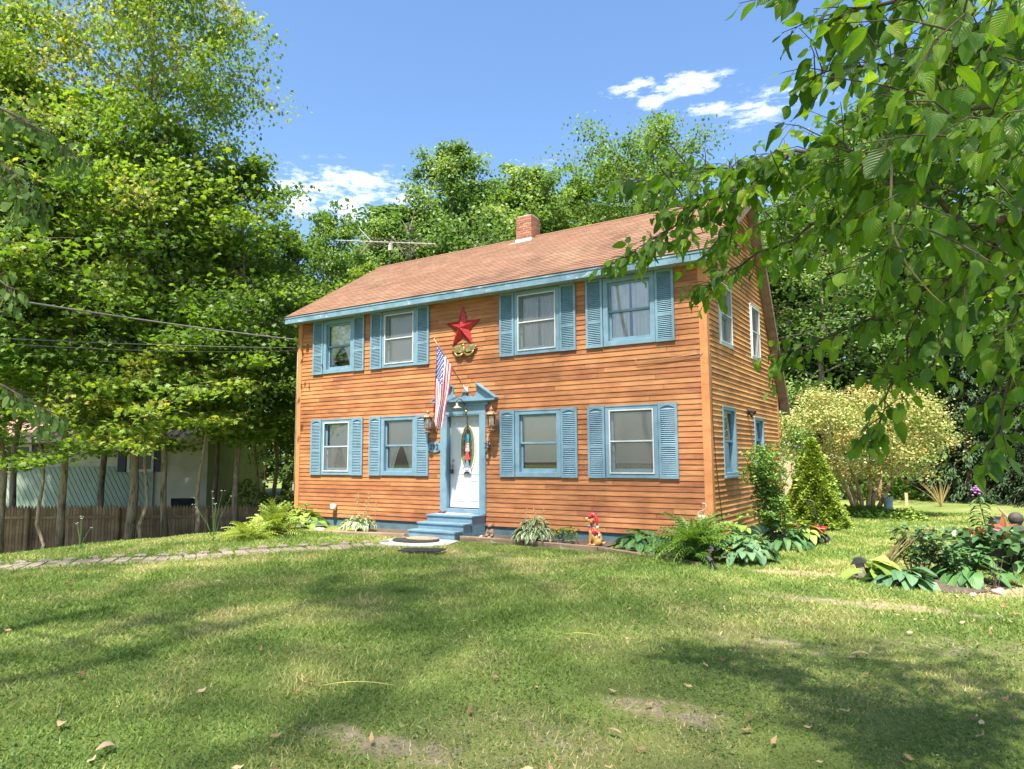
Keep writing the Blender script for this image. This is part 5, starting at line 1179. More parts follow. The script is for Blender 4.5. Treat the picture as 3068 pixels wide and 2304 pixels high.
p_ = on(2717, 1513, 2, -.4); mb = MB(); mb.box(p_[0]-.05, p_[0]+.05, p_[1]-.05, p_[1]+.05, -.42, .05); tag(mb.build('garden_stake', M_plain('tan_stake_wood', (.55, .36, .2), .8)), 'short tan wooden stake at the back edge of the lawn', 'stake')  # stake in a plain tan wood colour
# shade trees over the street side of the yard; their crowns hang above the picture
GS = 'tall trees over the front lawn outside the picture'
grow('shade', 19, 4.6, .60, 44, 2500, DI, .16, mMapleD, 41, .15, 'top', (5, 50), cv=.5, flat=.5, lean=(0, 7.5))
grow('shade_lean', 19, 4.6, .64, 44, 5500, DI, .16, mMapleD, 43, .15, 'top', (5, 50), cv=.5, flat=.5, lean=(1.0, 10.5))
for i, (x, y, h_, sx, kd) in enumerate(((9.2, -17.2, 19.0, 1.0, 1), (5.6, -20.0, 19.0, 1.0, 0), (2.0, -20.6, 18.5, 1.0, 0), (9.4, -21.0, 19, 1.0, 0), (13.0, -20.2, 18.5, 1.0, 0), (17.0, -20.8, 18.8, 1.0, 0))):
    r_ = plant_tree('shade_lean' if kd else 'shade', 'shade_tree', 'tall shade tree standing outside the picture over the street side of the lawn', x, y, h_, .05*(i % 3), GS, None, sx)
# ------------------------------------------------------------------ fence, neighbouring buildings (local frame: X to the right, Y away, Z up)
RX, FX = Vector((math.cos(YAW), math.sin(YAW), 0)), Vector((-math.sin(YAW), math.cos(YAW), 0))
def loc(X, Y, Z): p_ = Vector((CAM[0], CAM[1], 0))+RX*X+FX*Y; return (p_.x, p_.y, Z)
fence = thing('stockade_fence', 'long weathered brown stockade fence with pointed pickets behind the maples', 'fence', loc(-10, 20, -1.6))
def fence_run(X0, Y0, X1, Y1, zt0, zt1, hgt=1.85):
    L = math.hypot(X1-X0, Y1-Y0); n = int(L/.088); mb = MB(); rs = random.Random(3)
    dx, dy = (X1-X0)/L, (Y1-Y0)/L; nxx, nyy = -dy, dx
    for k in range(n):
        s_ = (k+.5)/n*L; st = int(s_/2.44); zt = zt0+(zt1-zt0)*(st*2.44+1.2)/L+rs.uniform(-.012, .012); c0, c1 = s_-.040, s_+.040; zb = zt-hgt
        P = [(c0, zb), (c1, zb), (c1, zt-.09), (s_+.008, zt), (s_-.008, zt), (c0, zt-.09)]
        mb.prism(P, lambda a, b, d: loc(X0+dx*a+nxx*d, Y0+dy*a+nyy*d, b), -.010, .010, 0, rs.random())
    mb.build('pickets', mFence, fence)
    for zf in (-.32, -1.55):
        mb = MB(); mb.prism([(0, -.045), (L, -.045), (L, .045), (0, .045)], lambda a, b, d: loc(X0+dx*a+nxx*d, Y0+dy*a+nyy*d, b+zt0+(zt1-zt0)*a/L+zf), -.06, -.012, 0, .35); mb.build('rail', mFence, fence)
    for k in range(int(L/2.44)+1):
        s_ = k*2.44; zt = zt0+(zt1-zt0)*s_/L-.06; c = Vector(loc(X0+dx*s_-nxx*.10, Y0+dy*s_-nyy*.10, 0)); mb = MB(); mb.tube([(c.x, c.y, zt-2.0), (c.x, c.y, zt)], .065, 9, 0, .6); mb.build('post', mFence, fence)
fence_run(-21, 19.6, -4.2, 21.2, .22, .10)
mRedRoof = M_plain('faded_red_metal_roof', (.52, .30, .28), .45, .1, var=.08, scale=2, bmp=0)
mGreenMetal = M_plain('sage_boards', (.30, .38, .31), .7, 0, var=.10, scale=1.2, bmp=0)
mBeige = M_plain('grey_green_wall', (.54, .51, .40), .8, var=.08, scale=2, bmp=.1)
nb = thing('neighbour_house', 'neighbouring house with faded red metal roof and pale green walls beyond the fence', 'house', loc(-17, 29, -1.7))
def lbox(mb, X0, X1, Y0, Y1, Z0, Z1, m=0, a=.5):
    c = [loc(X0, Y0, Z0), loc(X1, Y0, Z0), loc(X1, Y1, Z0), loc(X0, Y1, Z0), loc(X0, Y0, Z1), loc(X1, Y0, Z1), loc(X1, Y1, Z1), loc(X0, Y1, Z1)]; n = len(mb.v); mb.v += c
    for q in ((0, 3, 2, 1), (4, 5, 6, 7), (0, 1, 5, 4), (1, 2, 6, 5), (2, 3, 7, 6), (3, 0, 4, 7)): mb.f.append(tuple(n+i for i in q)); mb.m.append(m); mb.a.append(a)
mb = MB(); lbox(mb, -27, -11.6, 27, 33, -1.9, 2.3); mb.build('wall', mBeige, nb)
mb = MB(); mb.prism([(26.4, 2.28), (30, 3.5), (33.6, 2.28), (33.6, 2.2), (30, 3.4), (26.4, 2.2)], lambda y, z, d: loc(d, y, z), -27.5, -11.2)
for k in range(40): X0 = -27.4+k*.41; mb.prism([(26.4, 2.281), (30, 3.501), (30, 3.54), (26.4, 2.32)], lambda y, z, d: loc(d, y, z), X0, X0+.03)
mb.build('roof', mRedRoof, nb)
mb = MB(); lbox(mb, -27.5, -11.2, 26.36, 26.398, 2.12, 2.28); mb.build('fascia', mBeige, nb)
mb = MB(); lbox(mb, -27, -13.6, 26.93, 26.985, -1.9, 1.22); pn = mb.build('diagonal_board_panel', mGreenMetal, nb)
mb = MB()
for k in range(110):
    X0 = -29+k*.19; pts = []
    for (za, zb) in ((1.20, -1.85),):
        xa, xb = X0, X0+(za-zb)*.53
        if xb < -27 or xa > -13.7: continue
        if xa < -27: za = za-(-27-xa)/.53; xa = -27
        if xb > -13.7: zb = zb+(xb+13.7)/.53; xb = -13.7
        mb.prism([(xa, za), (xa+.014, za), (xb+.014, zb), (xb, zb)], lambda a_, z_, d_: loc(a_, d_, z_), 26.918, 26.929)
mb.build('board_joints', M_plain('dark_green_joint', (.13, .18, .14), .8), pn)
for (X0, X1, Z0, Z1) in ((-20.6, -18.25, 1.26, 2.06), (-24.5, -21.5, 1.26, 2.06), (-14.6, -13.6, 1.0, 1.9)):
    mb = MB(); lbox(mb, X0, X1, 26.88, 26.915, Z0, Z1); w_ = mb.build('window', mWhiteMetal, nb)
    mb = MB(); lbox(mb, X0+.1, X1-.1, 26.865, 26.879, Z0+.1, Z1-.1); mb.build('pane', M_plain('dark_window_glass', (.03, .04, .045), .08, bmp=0), w_)
    for Xa in (X0-.36, X1+.06): mb = MB(); lbox(mb, Xa, Xa+.30, 26.88, 26.915, Z0, Z1); mb.build('shutter', M_plain('navy_shutter', (.03, .035, .07), .6), nb)
mb = MB(); lbox(mb, -12.9, -12.0, 26.93, 26.995, -1.0, 0.0); mb.build('window', M_plain('dark_window_glass', (.03, .04, .045), .08, bmp=0), nb)
mb = MB(); lbox(mb, -15.2, -14.9, 26.95, 26.995, .5, .85); tag(mb.build('wall_plaque', M_plain('pink_sign', (.5, .25, .3), .7)), None); bpy.data.objects['wall_plaque'].parent = nb; bpy.data.objects['wall_plaque'].matrix_parent_inverse = Matrix.Translation(nb.location).inverted()
# shed
shd = thing('garden_shed', 'tan shed with pale blue roof trim and open lean-to behind the dwarf spruce', 'shed', loc(11.5, 30, -.4)); mTan2 = M_plain('tan_shed_wall', (.44, .33, .22), .8, var=.1)
mb = MB(); lbox(mb, 9.0, 13.0, 30, 34, -.5, 1.42); mb.prism([(9.0, 1.42), (13.0, 1.42), (11.0, 2.05)], lambda a, b, d: loc(a, d, b), 30, 34); mb.build('wall', mTan2, shd)
mTrimB = M_plain('pale_blue_trim', (.36, .48, .52), .6)
mb = MB()
for (a, b) in (((8.7, 1.36), (11.0, 2.12)), ((11.0, 2.12), (13.6, 1.30))): mb.prism([a, b, (b[0], b[1]+.10), (a[0], a[1]+.10)], lambda u, v, d: loc(u, d, v), 29.7, 34.3)
mb.build('roof', mTrimB, shd)
mb = MB(); lbox(mb, 12.95, 13.16, 29.6, 29.8, -.5, 1.38); lbox(mb, 15.2, 15.35, 29.6, 29.8, -.5, 1.25); mb.build('post', M_plain('red_brown_post', (.30, .16, .11), .8), shd)
mb = MB(); mb.prism([(12.9, 1.38), (15.5, 1.2), (15.5, 1.28), (12.9, 1.46)], lambda u, v, d: loc(u, d, v), 29.5, 33); mb.build('lean_to_roof', mTrimB, shd)
mb = MB(); lbox(mb, 13.2, 15.3, 32.9, 33, -.5, 1.3); mb.build('back_panel', mDark, shd)
# cart under the lean-to
ct = thing('garden_cart', 'grey garden cart parked under the shed lean-to', 'cart', loc(14.2, 30.4, -.4)); mG = M_plain('grey_steel', (.22, .23, .24), .5, .5)
mb = MB(); c = loc(14.2, 30.4, 0); b0 = [loc(13.8, 30.1, -.15), loc(14.6, 30.1, -.15), loc(14.6, 30.7, -.15), loc(13.8, 30.7, -.15)]; b1 = [loc(13.6, 29.95, .18), loc(14.85, 29.95, .22), loc(14.85, 30.85, .22), loc(13.6, 30.85, .18)]
for i in range(4): mb.quad([b0[i], b0[(i+1) % 4], b1[(i+1) % 4], b1[i]])
mb.quad(b0); mb.build('tub', mG, ct)
for X_ in (13.85, 14.55):
    mb = MB(); p_ = loc(X_, 29.98, -.26); mb.lathe(p_, [(.05, -.04), (.15, -.04), (.15, .04), (.05, .04)], 16, M=Matrix.Rotation(YAW, 3, 'Z') @ Matrix.Rotation(R(90), 3, 'X')); mb.build('wheel', mBlack, ct)
mb = MB(); mb.tube([loc(13.8, 30.3, -.1), loc(13.4, 30.2, .45), loc(13.25, 30.2, .62)], .02, 6); mb.build('handle', mG, ct)

# ------------------------------------------------------------------ small things round the house
mb = MB(); c = on(1263, 1634, 2, -.19); cz = -.190
def ellm(mb, cx_, cy_, rx, ry, z0, z1, n=40, rot=0):
    mb.prism([(cx_+rx*math.cos(2*math.pi*k/n)*math.cos(rot)-ry*math.sin(2*math.pi*k/n)*math.sin(rot), cy_+rx*math.cos(2*math.pi*k/n)*math.sin(rot)+ry*math.sin(2*math.pi*k/n)*math.cos(rot)) for k in range(n)], lambda a, b, d: (a, b, d), z0, z1)
mt = thing('door_mat', 'oval black rubber and brown coir doormats stacked on the concrete pad', 'doormat', (5.42, -1.62, cz))
ellm(mb, 5.42, -1.62, .50, .37, cz+.001, cz+.03, rot=.15); mb.build('rubber_border', mBlack, mt, bevel=.008)
mb = MB(); ellm(mb, 5.50, -1.50, .36, .24, cz+.031, cz+.05, rot=.15); mb.build('coir_mat', M_plain('brown_coir', (.36, .24, .15), .95, var=.3, scale=14, bmp=.6), mt, bevel=.006)
mb = MB()
for k in range(9): mb.box(0+k*.09, .05+k*.09, 0, .42, 0, .015)
for k in range(6): mb.box(0, .77, k*.075, k*.075+.03, .002, .017)
o_ = mb.build('rubber_grid_mat', mBlack); q_ = on(1190, 1660, 2, -.22); o_.location = (q_[0], q_[1], float(gz(q_[0], q_[1]))+.035); o_.rotation_euler.z = .35; tag(o_, 'black rubber grid mat lying across the end of the paver path', 'mat')
mb = MB(); mb.box(5.0, 5.75, -.42, -.06, .239, .247); tag(mb.build('step_mat', M_plain('pinkish_grey_mat', (.38, .34, .36), .9, var=.2, scale=20)), 'thin grey mat on the top step before the door', 'doormat')
sh_ = thing('shoes', 'pair of small brown clogs on the left of the top step', 'shoes', (5.05, -.2, .25))
for k in range(2): mb = MB(); mb.ball((4.98+.10*k, -.28, .28), .05, (.75, 1.7, .6)); mb.build('shoe', M_plain('brown_clog', (.15, .09, .07), .6), sh_, smooth=True)
# remeshed statues: continuous bodies
def statue(name, build, mat, parent, vox=.012):
    mb = MB(); build(mb); o_ = mb.build(name, mat, parent, smooth=True); m = o_.modifiers.new('remesh', 'REMESH'); m.mode = 'VOXEL'; m.voxel_size = vox; m.use_smooth_shade = True
    s_ = o_.modifiers.new('smooth', 'SMOOTH'); s_.factor = .6; s_.iterations = 4; return o_
# dog statue, seen from its left side, nose to the left
dx, dy, dz = 8.90, -.72, -.17
dog = thing('dog_statue', 'tan sitting dog statue in a red bobble hat and striped scarf by the timber edging', 'statue', (dx, dy, dz))
ux = Vector((.93, .20, 0)); uy = Vector((-.20, .93, 0))
def DP(a, b, c): p_ = Vector((dx, dy, dz))+ux*a*1.03+uy*b+Vector((0, 0, c*1.03)); return tuple(p_)
def dogb(mb):
    mb.tube([DP(.10, 0, .07), DP(.07, 0, .16), DP(.0, 0, .26), DP(-.03, 0, .34)], [.095, .10, .072, .045], 14)
    mb.tube([DP(-.03, 0, .30), DP(-.04, 0, .38), DP(-.03, 0, .44)], [.055, .045, .05], 12)
    mb.ball(DP(-.045, 0, .445), .062, (1.1, .9, .95)); mb.tube([DP(-.06, 0, .44), DP(-.11, 0, .462), DP(-.155, 0, .475)], [.045, .033, .026], 12)
    for s_ in (-1, 1): mb.tube([DP(-.03, s_*.045, .25), DP(-.045, s_*.045, .13), DP(-.05, s_*.042, .02)], [.04, .027, .022], 10); mb.ball(DP(-.07, s_*.042, .015), .026, (1.5, 1, .7)); mb.ball(DP(.10, s_*.055, .07), .075, (1.1, .7, 1)); mb.ball(DP(.02, s_*.075, .018), .026, (1.9, 1, .7))
    mb.tube([DP(.17, 0, .05), DP(.22, 0, .04), DP(.24, 0, .08)], [.025, .02, .012], 8)
mDogT = M_plain('glossy_tan_glaze', (.50, .27, .08), .35, var=.2, scale=9); statue('dog_body', dogb, mDogT, dog)
mb = MB(); mb.ball(DP(-.163, 0, .482), .014); 
for s_ in (-1, 1): mb.ball(DP(-.085, s_*.042, .478), .008)
mb.build('nose_and_eyes', mBlack, dog, smooth=True)
def earb(mb):
    for s_ in (-1, 1): mb.tube([DP(-.03, s_*.055, .47), DP(-.01, s_*.075, .41), DP(-.015, s_*.068, .35)], [.02, .033, .018], 10)
statue('ears', earb, M_plain('red_brown_glaze', (.30, .07, .04), .35), dog, .010)
mGR = M_plain('red_glaze', (.50, .04, .04), .3); mGW = M_plain('white_glaze', (.72, .70, .70), .4)
mb = MB(); mb.tube([DP(-.055, 0, .485), DP(-.035, 0, .525), DP(.0, 0, .55), DP(.045, 0, .53), DP(.075, -.01, .47), DP(.085, -.02, .40), DP(.09, -.02, .345)], [.055, .055, .05, .045, .034, .024, .012], 12); mb.build('hat', mGR, dog, smooth=True)
mb = MB(); mb.tube([DP(-.075, -.045, .485), DP(-.095, 0, .495), DP(-.075, .045, .485)], .016, 8); mb.ball(DP(.095, -.02, .325), .027); mb.build('hat_trim', mGW, dog, smooth=True)
mb = MB(); mb.tube([DP(-.035+.055*math.cos(a_*.7), .05*math.sin(a_*.7), .335+.006*a_*.2) for a_ in range(10)], .018, 8); mb.build('scarf', M_plain('blue_grey_glaze', (.20, .22, .36), .4), dog, smooth=True)
for k in range(2): mb = MB(); mb.tube([DP(-.02, -.05, .31), DP(.02+.05*k, -.085, .26), DP(.07+.05*k, -.09, .18+.03*k)], [.022, .026, .02], 8); q_ = mb.build('scarf_tail', mGR, dog, smooth=True); mb = MB(); mb.ball(DP(.083+.052*k, -.09, .155+.035*k), .022, (.8, .8, 1.2)); mb.build('tassel', mGW, q_, smooth=True)
# gargoyle
gx_, gy_, gz_ = 6.58, -.66, -.16
gg = thing('gargoyle_statue', 'small brown seated gargoyle statue right of the blue steps', 'statue', (gx_, gy_, gz_))
def garb(mb):
    mb.ball((gx_, gy_, gz_+.11), .075, (1, .85, 1.2)); mb.ball((gx_, gy_-.02, gz_+.24), .058, (1.1, .9, .95)); mb.ball((gx_, gy_-.07, gz_+.225), .024)
    for s_ in (-1, 1):
        mb.tube([(gx_+s_*.04, gy_, gz_+.27), (gx_+s_*.085, gy_+.01, gz_+.29)], [.02, .004], 8); mb.tube([(gx_+s_*.06, gy_, gz_+.17), (gx_+s_*.085, gy_-.04, gz_+.09), (gx_+s_*.07, gy_-.07, gz_+.02)], [.024, .02, .018], 8); mb.ball((gx_+s_*.06, gy_-.05, gz_+.04), .04, (1, 1.3, .9))
statue('gargoyle_body', garb, M_plain('brown_cast_stone', (.17, .10, .07), .6, var=.4, scale=22), gg, .009)
for i, (X_, Y_, r_, lb_) in enumerate(((6.45, -.82, .05, 'pale round stone in front of the gargoyle'), (6.66, -.84, .04, 'small reddish stone right below the gargoyle'), (2.06, -1.02, .09, 'pink conch-like stone on the timber right of the yellow green hosta'), (1.92, -.98, .07, 'flat pink stone left of the conch-like stone'), (15.02, -2.2, .07, 'round reddish stone at the right end of the garden island'), (14.75, -2.5, .04, 'small stone at the front of the garden island'))):
    o_ = stone((X_, Y_, (-.14 if i < 2 else (-.2 if i < 4 else float(gz(X_, Y_))+.02))), r_, (1.1, .9, .7), 60+i, None, 'stone', M_plain('pink_stone', (.46, .32, .28), .8, var=.25)); tag(o_, lb_, 'stone')
# flower pots between hosta and dog
mFlR = M_plain('red_petals', (.45, .03, .03), .6); mFlY = M_plain('yellow_petals', (.60, .42, .04), .6); mPinkF = M_plain('pink_petals', (.55, .20, .28), .6); mPurp = M_plain('purple_petals', (.32, .12, .35), .6)
def potplant(x, y, z, rp, hp, hpl, nl, flowers, potmat, label, seed, leafmat=mHostaG, spread=1.6, leaf=.06):
    rs = np.random.default_rng(seed); root = thing('potted_plant', label, 'potted plant', (x, y, z)); mb = MB(); mb.lathe((x, y, z), [(rp*.72, 0), (rp*.95, hp*.9), (rp*1.06, hp*.9), (rp*1.06, hp), (rp*.92, hp), (rp*.9, hp*.88)], 18); mb.build('pot', potmat, root)
    P = np.stack([x+rs.normal(0, rp*spread*.5, nl), y+rs.normal(0, rp*spread*.5, nl), z+hp+rs.random(nl)*hpl], -1); T, TF = T_oval(.33); cloud_leaves('foliage', root, P, T, TF, leaf, leafmat, rs)
    for mat, n, r_ in flowers:
        mb = MB()
        for k in range(n):
            c = Vector((x+rs.normal(0, rp*spread*.45), y-abs(rs.normal(0, rp*spread*.4)), z+hp+hpl*rs.uniform(.4, 1.05)))
            for j in range(6): a = j*1.047; d = Vector((math.cos(a), -.35, math.sin(a))); mb.quad([c, c+d*r_+Vector((-math.sin(a), 0, math.cos(a)))*r_*.35, c+d*r_*1.3, c+d*r_-Vector((-math.sin(a), 0, math.cos(a)))*r_*.35])
        mb.build('flowers', mat, root)
    return root
mPotG = M_plain('grey_stone_pot', (.42, .40, .37), .9, var=.15)
potplant(8.20, -.72, -.17, .075, .08, .20, 90, ((mFlR, 3, .02), (mFlY, 6, .022)), mPotG, 'white glazed pot of yellow and red flowers left of the square stone pot', 3)
potplant(8.40, -.70, -.17, .095, .07, .24, 150, (), mPotG, 'low grey pot with feathery yellow green plant left of the dog statue', 4, mFernY, 1.3, .05)
potplant(8.58, -.76, -.17, .04, .05, .10, 14, (), M_plain('terracotta', (.45, .17, .09), .85), 'tiny terracotta pot beside the dog statue', 5, mHostaG, 1.2, .04)
# flamingo
fg = thing('flamingo_ornament', 'pink lawn flamingo standing behind the big fern', 'garden ornament', (11.03, -.92, -.2)); mPk = M_plain('faded_pink_plastic', (.62, .32, .27), .5)
mb = MB(); fx, fy = 11.03, -.92
mb.tube([(fx+.10, fy, .40), (fx+.02, fy, .43), (fx-.06, fy, .44), (fx-.085, fy, .49), (fx-.04, fy, .54), (fx+.05, fy, .575), (fx+.07, fy, .62), (fx+.045, fy, .665), (fx+.01, fy, .665), (fx-.01, fy, .645)], [.012, .055, .04, .016, .012, .011, .011, .012, .019, .012], 10); mb.build('body', mPk, fg, smooth=True)
mb = MB(); mb.tube([(fx-.01, fy, .648), (fx-.03, fy, .62), (fx-.03, fy, .60)], [.010, .007, .002], 8); mb.build('beak', mIron, fg, smooth=True)
for s_ in (0, 1): mb = MB(); mb.tube([(fx+.01+.03*s_, fy, .40), (fx+.01+.03*s_, fy, -.22)], .004, 5); mb.build('leg', mIron, fg)
# candle lantern at the left corner
ln = thing('garden_lantern', 'rusty square garden lantern with dark lid beside the yellow green ferns', 'lantern', (.72, -.75, -.27)); lx, ly, lz = .70, -.80, -.28
mRw = M_plain('rusted_wire', (.22, .13, .10), .8, .3)
mb = MB()
for sx_ in (-1, 1):
    for sy_ in (-1, 1): mb.tube([(lx+sx_*.11, ly+sy_*.11, lz), (lx+sx_*.11, ly+sy_*.11, lz+.36)], .012, 6)
mb.box(lx-.13, lx+.13, ly-.13, ly+.13, lz, lz+.03); mb.box(lx-.12, lx+.12, ly-.12, ly+.12, lz+.17, lz+.185); mb.build('lantern_frame', mRw, ln)
mb = MB(); mb.prism([(lx-.17, ly-.17), (lx+.17, ly-.17), (lx+.17, ly+.17), (lx-.17, ly+.17)], lambda a, b, d: (a, b, d), lz+.361, lz+.39); mb.box(lx-.13, lx+.13, ly-.13, ly+.13, lz+.3905, lz+.42); mb.build('lid', mIron, ln, bevel=.006)
mb = MB(); mb.tube([(lx, ly, lz+.03), (lx, ly, lz+.14)], .04, 12); mb.build('candle', mShadeWhite, ln)
# spotlight
q_ = on(2128, 1712, 2, -.24); sx_, sy_ = q_[0], q_[1]; sz_ = float(gz(sx_, sy_)); spl = thing('garden_spotlight', 'small black solar spotlight on the grass before the big fern', 'lamp', (sx_, sy_, sz_))
mb = MB(); mb.tube([(sx_-.05, sy_+.02, sz_+.19), (sx_+.02, sy_, sz_+.13)], [.032, .045], 12); mb.build('lamp_head', mIron, spl)
mb = MB(); mb.tube([(sx_, sy_, sz_+.14), (sx_+.02, sy_, sz_+.02)], .012, 6); mb.tube([(sx_+.04, sy_, sz_+.12), (sx_+.10, sy_, sz_-.01)], .02, 6); mb.build('stake', mIron, spl)
# red wagon
wx, wy = 12.30, 2.15; wz = float(gz(wx, wy)); wg = thing('toy_wagon', 'small red wagon with black handle beside the side wall planting', 'wagon', (wx, wy, wz)); mWR = M_plain('red_enamel', (.42, .03, .03), .3)
mb = MB(); b0 = [(wx-.30, wy-.14, wz+.19), (wx+.10, wy-.14, wz+.19), (wx+.10, wy+.14, wz+.19), (wx-.30, wy+.14, wz+.19)]; b1 = [(wx-.42, wy-.19, wz+.34), (wx+.16, wy-.19, wz+.30), (wx+.16, wy+.19, wz+.30), (wx-.42, wy+.19, wz+.34)]
for i in range(4): mb.quad([b0[i], b0[(i+1) % 4], b1[(i+1) % 4], b1[i]])
mb.quad(b0); mb.tube(b1+[b1[0]], .012, 6); mb.build('tray', mWR, wg)
for X_ in (-.22, .10):
    for Y_ in (-.17, .17):
        mb = MB(); mb.lathe((wx+X_, wy+Y_, wz+.085), [(.03, -.022), (.085, -.022), (.09, 0), (.085, .022), (.03, .022)], 18, M=Matrix.Rotation(R(90), 3, 'X')); w_ = mb.build('wheel', mBlack, wg)
        mb = MB(); mb.lathe((wx+X_, wy+Y_, wz+.085), [(.01, -.028), (.045, -.026), (.045, .026), (.01, .028)], 12, M=Matrix.Rotation(R(90), 3, 'X')); mb.build('hub', mWhiteMetal, w_)
mb = MB(); mb.tube([(wx+.12, wy, wz+.14), (wx-.0, wy, wz+.50), (wx-.08, wy, wz+.80)], .011, 6); mb.tube([(wx-.12, wy, wz+.83), (wx-.04, wy, wz+.79)], .012, 6); mb.build('handle', mIron, wg)
# thin airy stalks left of the ferns, white flowers
def airy(U, V, d_, h, n, label, seed, mat=mTwigPale, spread=.5, fl=True):
    p_ = dep(U, V, d_); x, y = p_[0], p_[1]; z = float(gz(x, y)); rs = np.random.default_rng(seed); root = thing('wild_flower', label, 'plant', (x, y, z)); mb = MB(); fm = MB()
    for k in range(n):
        a = rs.uniform(0, 6.28); r = spread*rs.random(); hh = h*rs.uniform(.6, 1); e = (x+r*math.cos(a), y+r*math.sin(a), z+hh); mb.tube([(x, y, z), (x+.35*r*math.cos(a), y+.35*r*math.sin(a), z+hh*.5), e], [.006, .004, .002], 4)
        if fl:
            for j in range(3): fm.ball((e[0]+rs.normal(0, .02), e[1]+rs.normal(0, .02), e[2]+rs.normal(0, .01)), .008, (1, 1, .6), 6)
    mb.build('stems', mat, root)
    if fl: fm.build('flower_heads', M_plain('white_petals', (.62, .66, .58), .7), root)
airy(640, 1600, 14.6, 1.15, 9, 'tall airy weed with small white flower heads in front of the fence', 3, mStem, .65)
airy(240, 1640, 14.0, .65, 6, 'low white flowered weed on the bank near the fence', 4, mStem, .3)

# ------------------------------------------------------------------ garden island on the right
isl = MB(); pts = []
for k in range(30): a = 2*math.pi*k/30; x, y = 14.25+.95*(1+.1*math.sin(3*a))*math.cos(a), -1.75+.62*(1+.12*math.sin(4*a))*math.sin(a); pts.append((x, y, float(gz(x, y))+.012))
for k in range(30): isl.quad([(14.25, -1.75, float(gz(14.25, -1.75))+.05), pts[k], pts[(k+1) % 30]])
tag(isl.build('garden_soil', mMulch), kind='structure')
GI = 'plants of the garden island on the right lawn'
hosta(13.98, -2.22, .52, .26, 42, mHostaB, 'big heart leaved hosta at the front of the right garden island', .235, seed=12, name='hosta', grp=GI, squash=.7)
hosta(13.62, -1.95, .34, .34, 12, mHostaY, 'two large yellow green hosta leaves at the left of the garden island', .30, seed=13, grp=GI)
hosta(14.75, -1.55, .55, .36, 26, mHostaG, 'dark broad leaved hosta at the right of the garden island', .27, seed=14, grp=GI)
mPeony = M_leaf('dark_peony_leaves', [(0, (.03, .075, .03)), (.5, (.06, .13, .045)), (1, (.12, .20, .08))], .4, .2)
def bushy(name, x, y, h, rad, nst, nl, leaf, mat, label, seed, w=.26, top=True, grp=GI, cat='plant', lean=(0, 0), fl=None):
    rs = np.random.default_rng(seed); z = float(gz(x, y)); root = thing(name, label, cat, (x, y, z), grp); mb = MB(); P = []; Dd = []
    for k in range(nst):
        a = rs.uniform(0, 6.28); r = rad*rs.random()**.6; hh = h*rs.uniform(.6, 1.05); e = np.array([x+r*math.cos(a)+lean[0]*hh, y+r*math.sin(a)+lean[1]*hh, z+hh]); b = np.array([x+.2*r*math.cos(a), y+.2*r*math.sin(a), z]); mb.tube([b, (b+e)/2+[0, 0, .04], e], [.007, .005, .003], 4)
        for j in range(nl):
            f = 1-.62*rs.random()**1.4; az = rs.uniform(0, 6.28); P.append(b+(e-b)*f); Dd.append((math.cos(az), math.sin(az), rs.uniform(-.35, .55)))
    mb.build('stems', mTwig, root); T, TF = T_oval(w, .2); P = np.array(P); me = scatter('foliage', T, TF, P, frames(np.array(Dd), np.array([0, 0, 1.])+rs.normal(0, .3, (len(P), 3))), leaf*rs.uniform(.6, 1.15, len(P)), mat, np.clip(rs.normal(.5, .25, len(P)), 0, 1)); link('foliage', me, root)
    return root
bushy('peony_bush', 14.12, -1.62, .74, .40, 30, 14, .12, mPeony, 'dark leaved peony bush in the middle of the garden island', 3)
bushy('leafy_perennial', 14.62, -1.55, .48, .42, 26, 15, .10, mHostaG, 'loose green perennial right of the peony bush', 4)
bushy('rose_twig', 15.0, -1.95, .42, .12, 7, 6, .05, mShrub, 'small thorny twig plant at the right end of the garden island', 6)
# bundle of bent dry stalks
mb = MB(); rs = np.random.default_rng(8)
for k in range(46): b = np.array([13.70+rs.normal(0, .05), -1.85+rs.normal(0, .05), float(gz(13.7, -1.85))+.08]); e = b+np.array([.36+rs.normal(0, .05), .12+rs.normal(0, .05), .50+rs.normal(0, .05)]); mb.tube([b, (b+e)/2+rs.normal(0, .012, 3)+[0, 0, .03], e], .004, 3)
tag(mb.build('dry_stalk_bundle', M_plain('dry_stalks', (.24, .20, .08), .8)), 'slanting bundle of dry brown stalks left of the peony bush', 'plant')
# small dark lantern on the ground, tilted
bh = thing('solar_lantern', 'small tilted lantern with flat black roof at the left of the garden island', 'lantern', (13.52, -1.6, -.2)); bx_, by_, bz_ = 13.50, -1.75, float(gz(13.5, -1.75))
Mt = Matrix.Translation((bx_, by_, bz_)) @ Matrix.Rotation(R(-14), 4, 'Y') @ Matrix.Diagonal((.62, .62, .75, 1))
mb = MB(); mb.box(-.08, .08, -.08, .08, .0, .26, M=Mt); mb.build('lantern_body', M_plain('grey_wood', (.22, .20, .17), .8), bh)
mb = MB(); mb.prism([(-.17, .26), (.17, .26), (.06, .36), (-.06, .36)], lambda a, b, d: tuple(Mt @ Vector((a, d, b))), -.13, .13); mb.build('lantern_roof', mBlack, bh)
# the pot group at the right edge
px_, py_ = 14.98, -.38; pz_ = float(gz(px_, py_))
potplant(px_+.02, py_, pz_,   .25, .34, .24, 330, ((mFlR, 8, .045), (mPinkF, 4, .035)), M_plain('black_plastic_pot', (.014, .014, .016), .5, bmp=0), 'large black pot of dark leaved plants with red and pink flowers', 7, mPeony, 1.7, .16)
hosta(15.35, -.30, .40, .40, 26, mHostaG, 'broad leaved plant right of the large black pot', .26, seed=17, grp='plants around the black pot')
hosta(14.72, -.22, .38, .44, 22, mPeony, 'arching dark leaves at the left of the large black pot', .26, True, 18, grp='plants around the black pot')
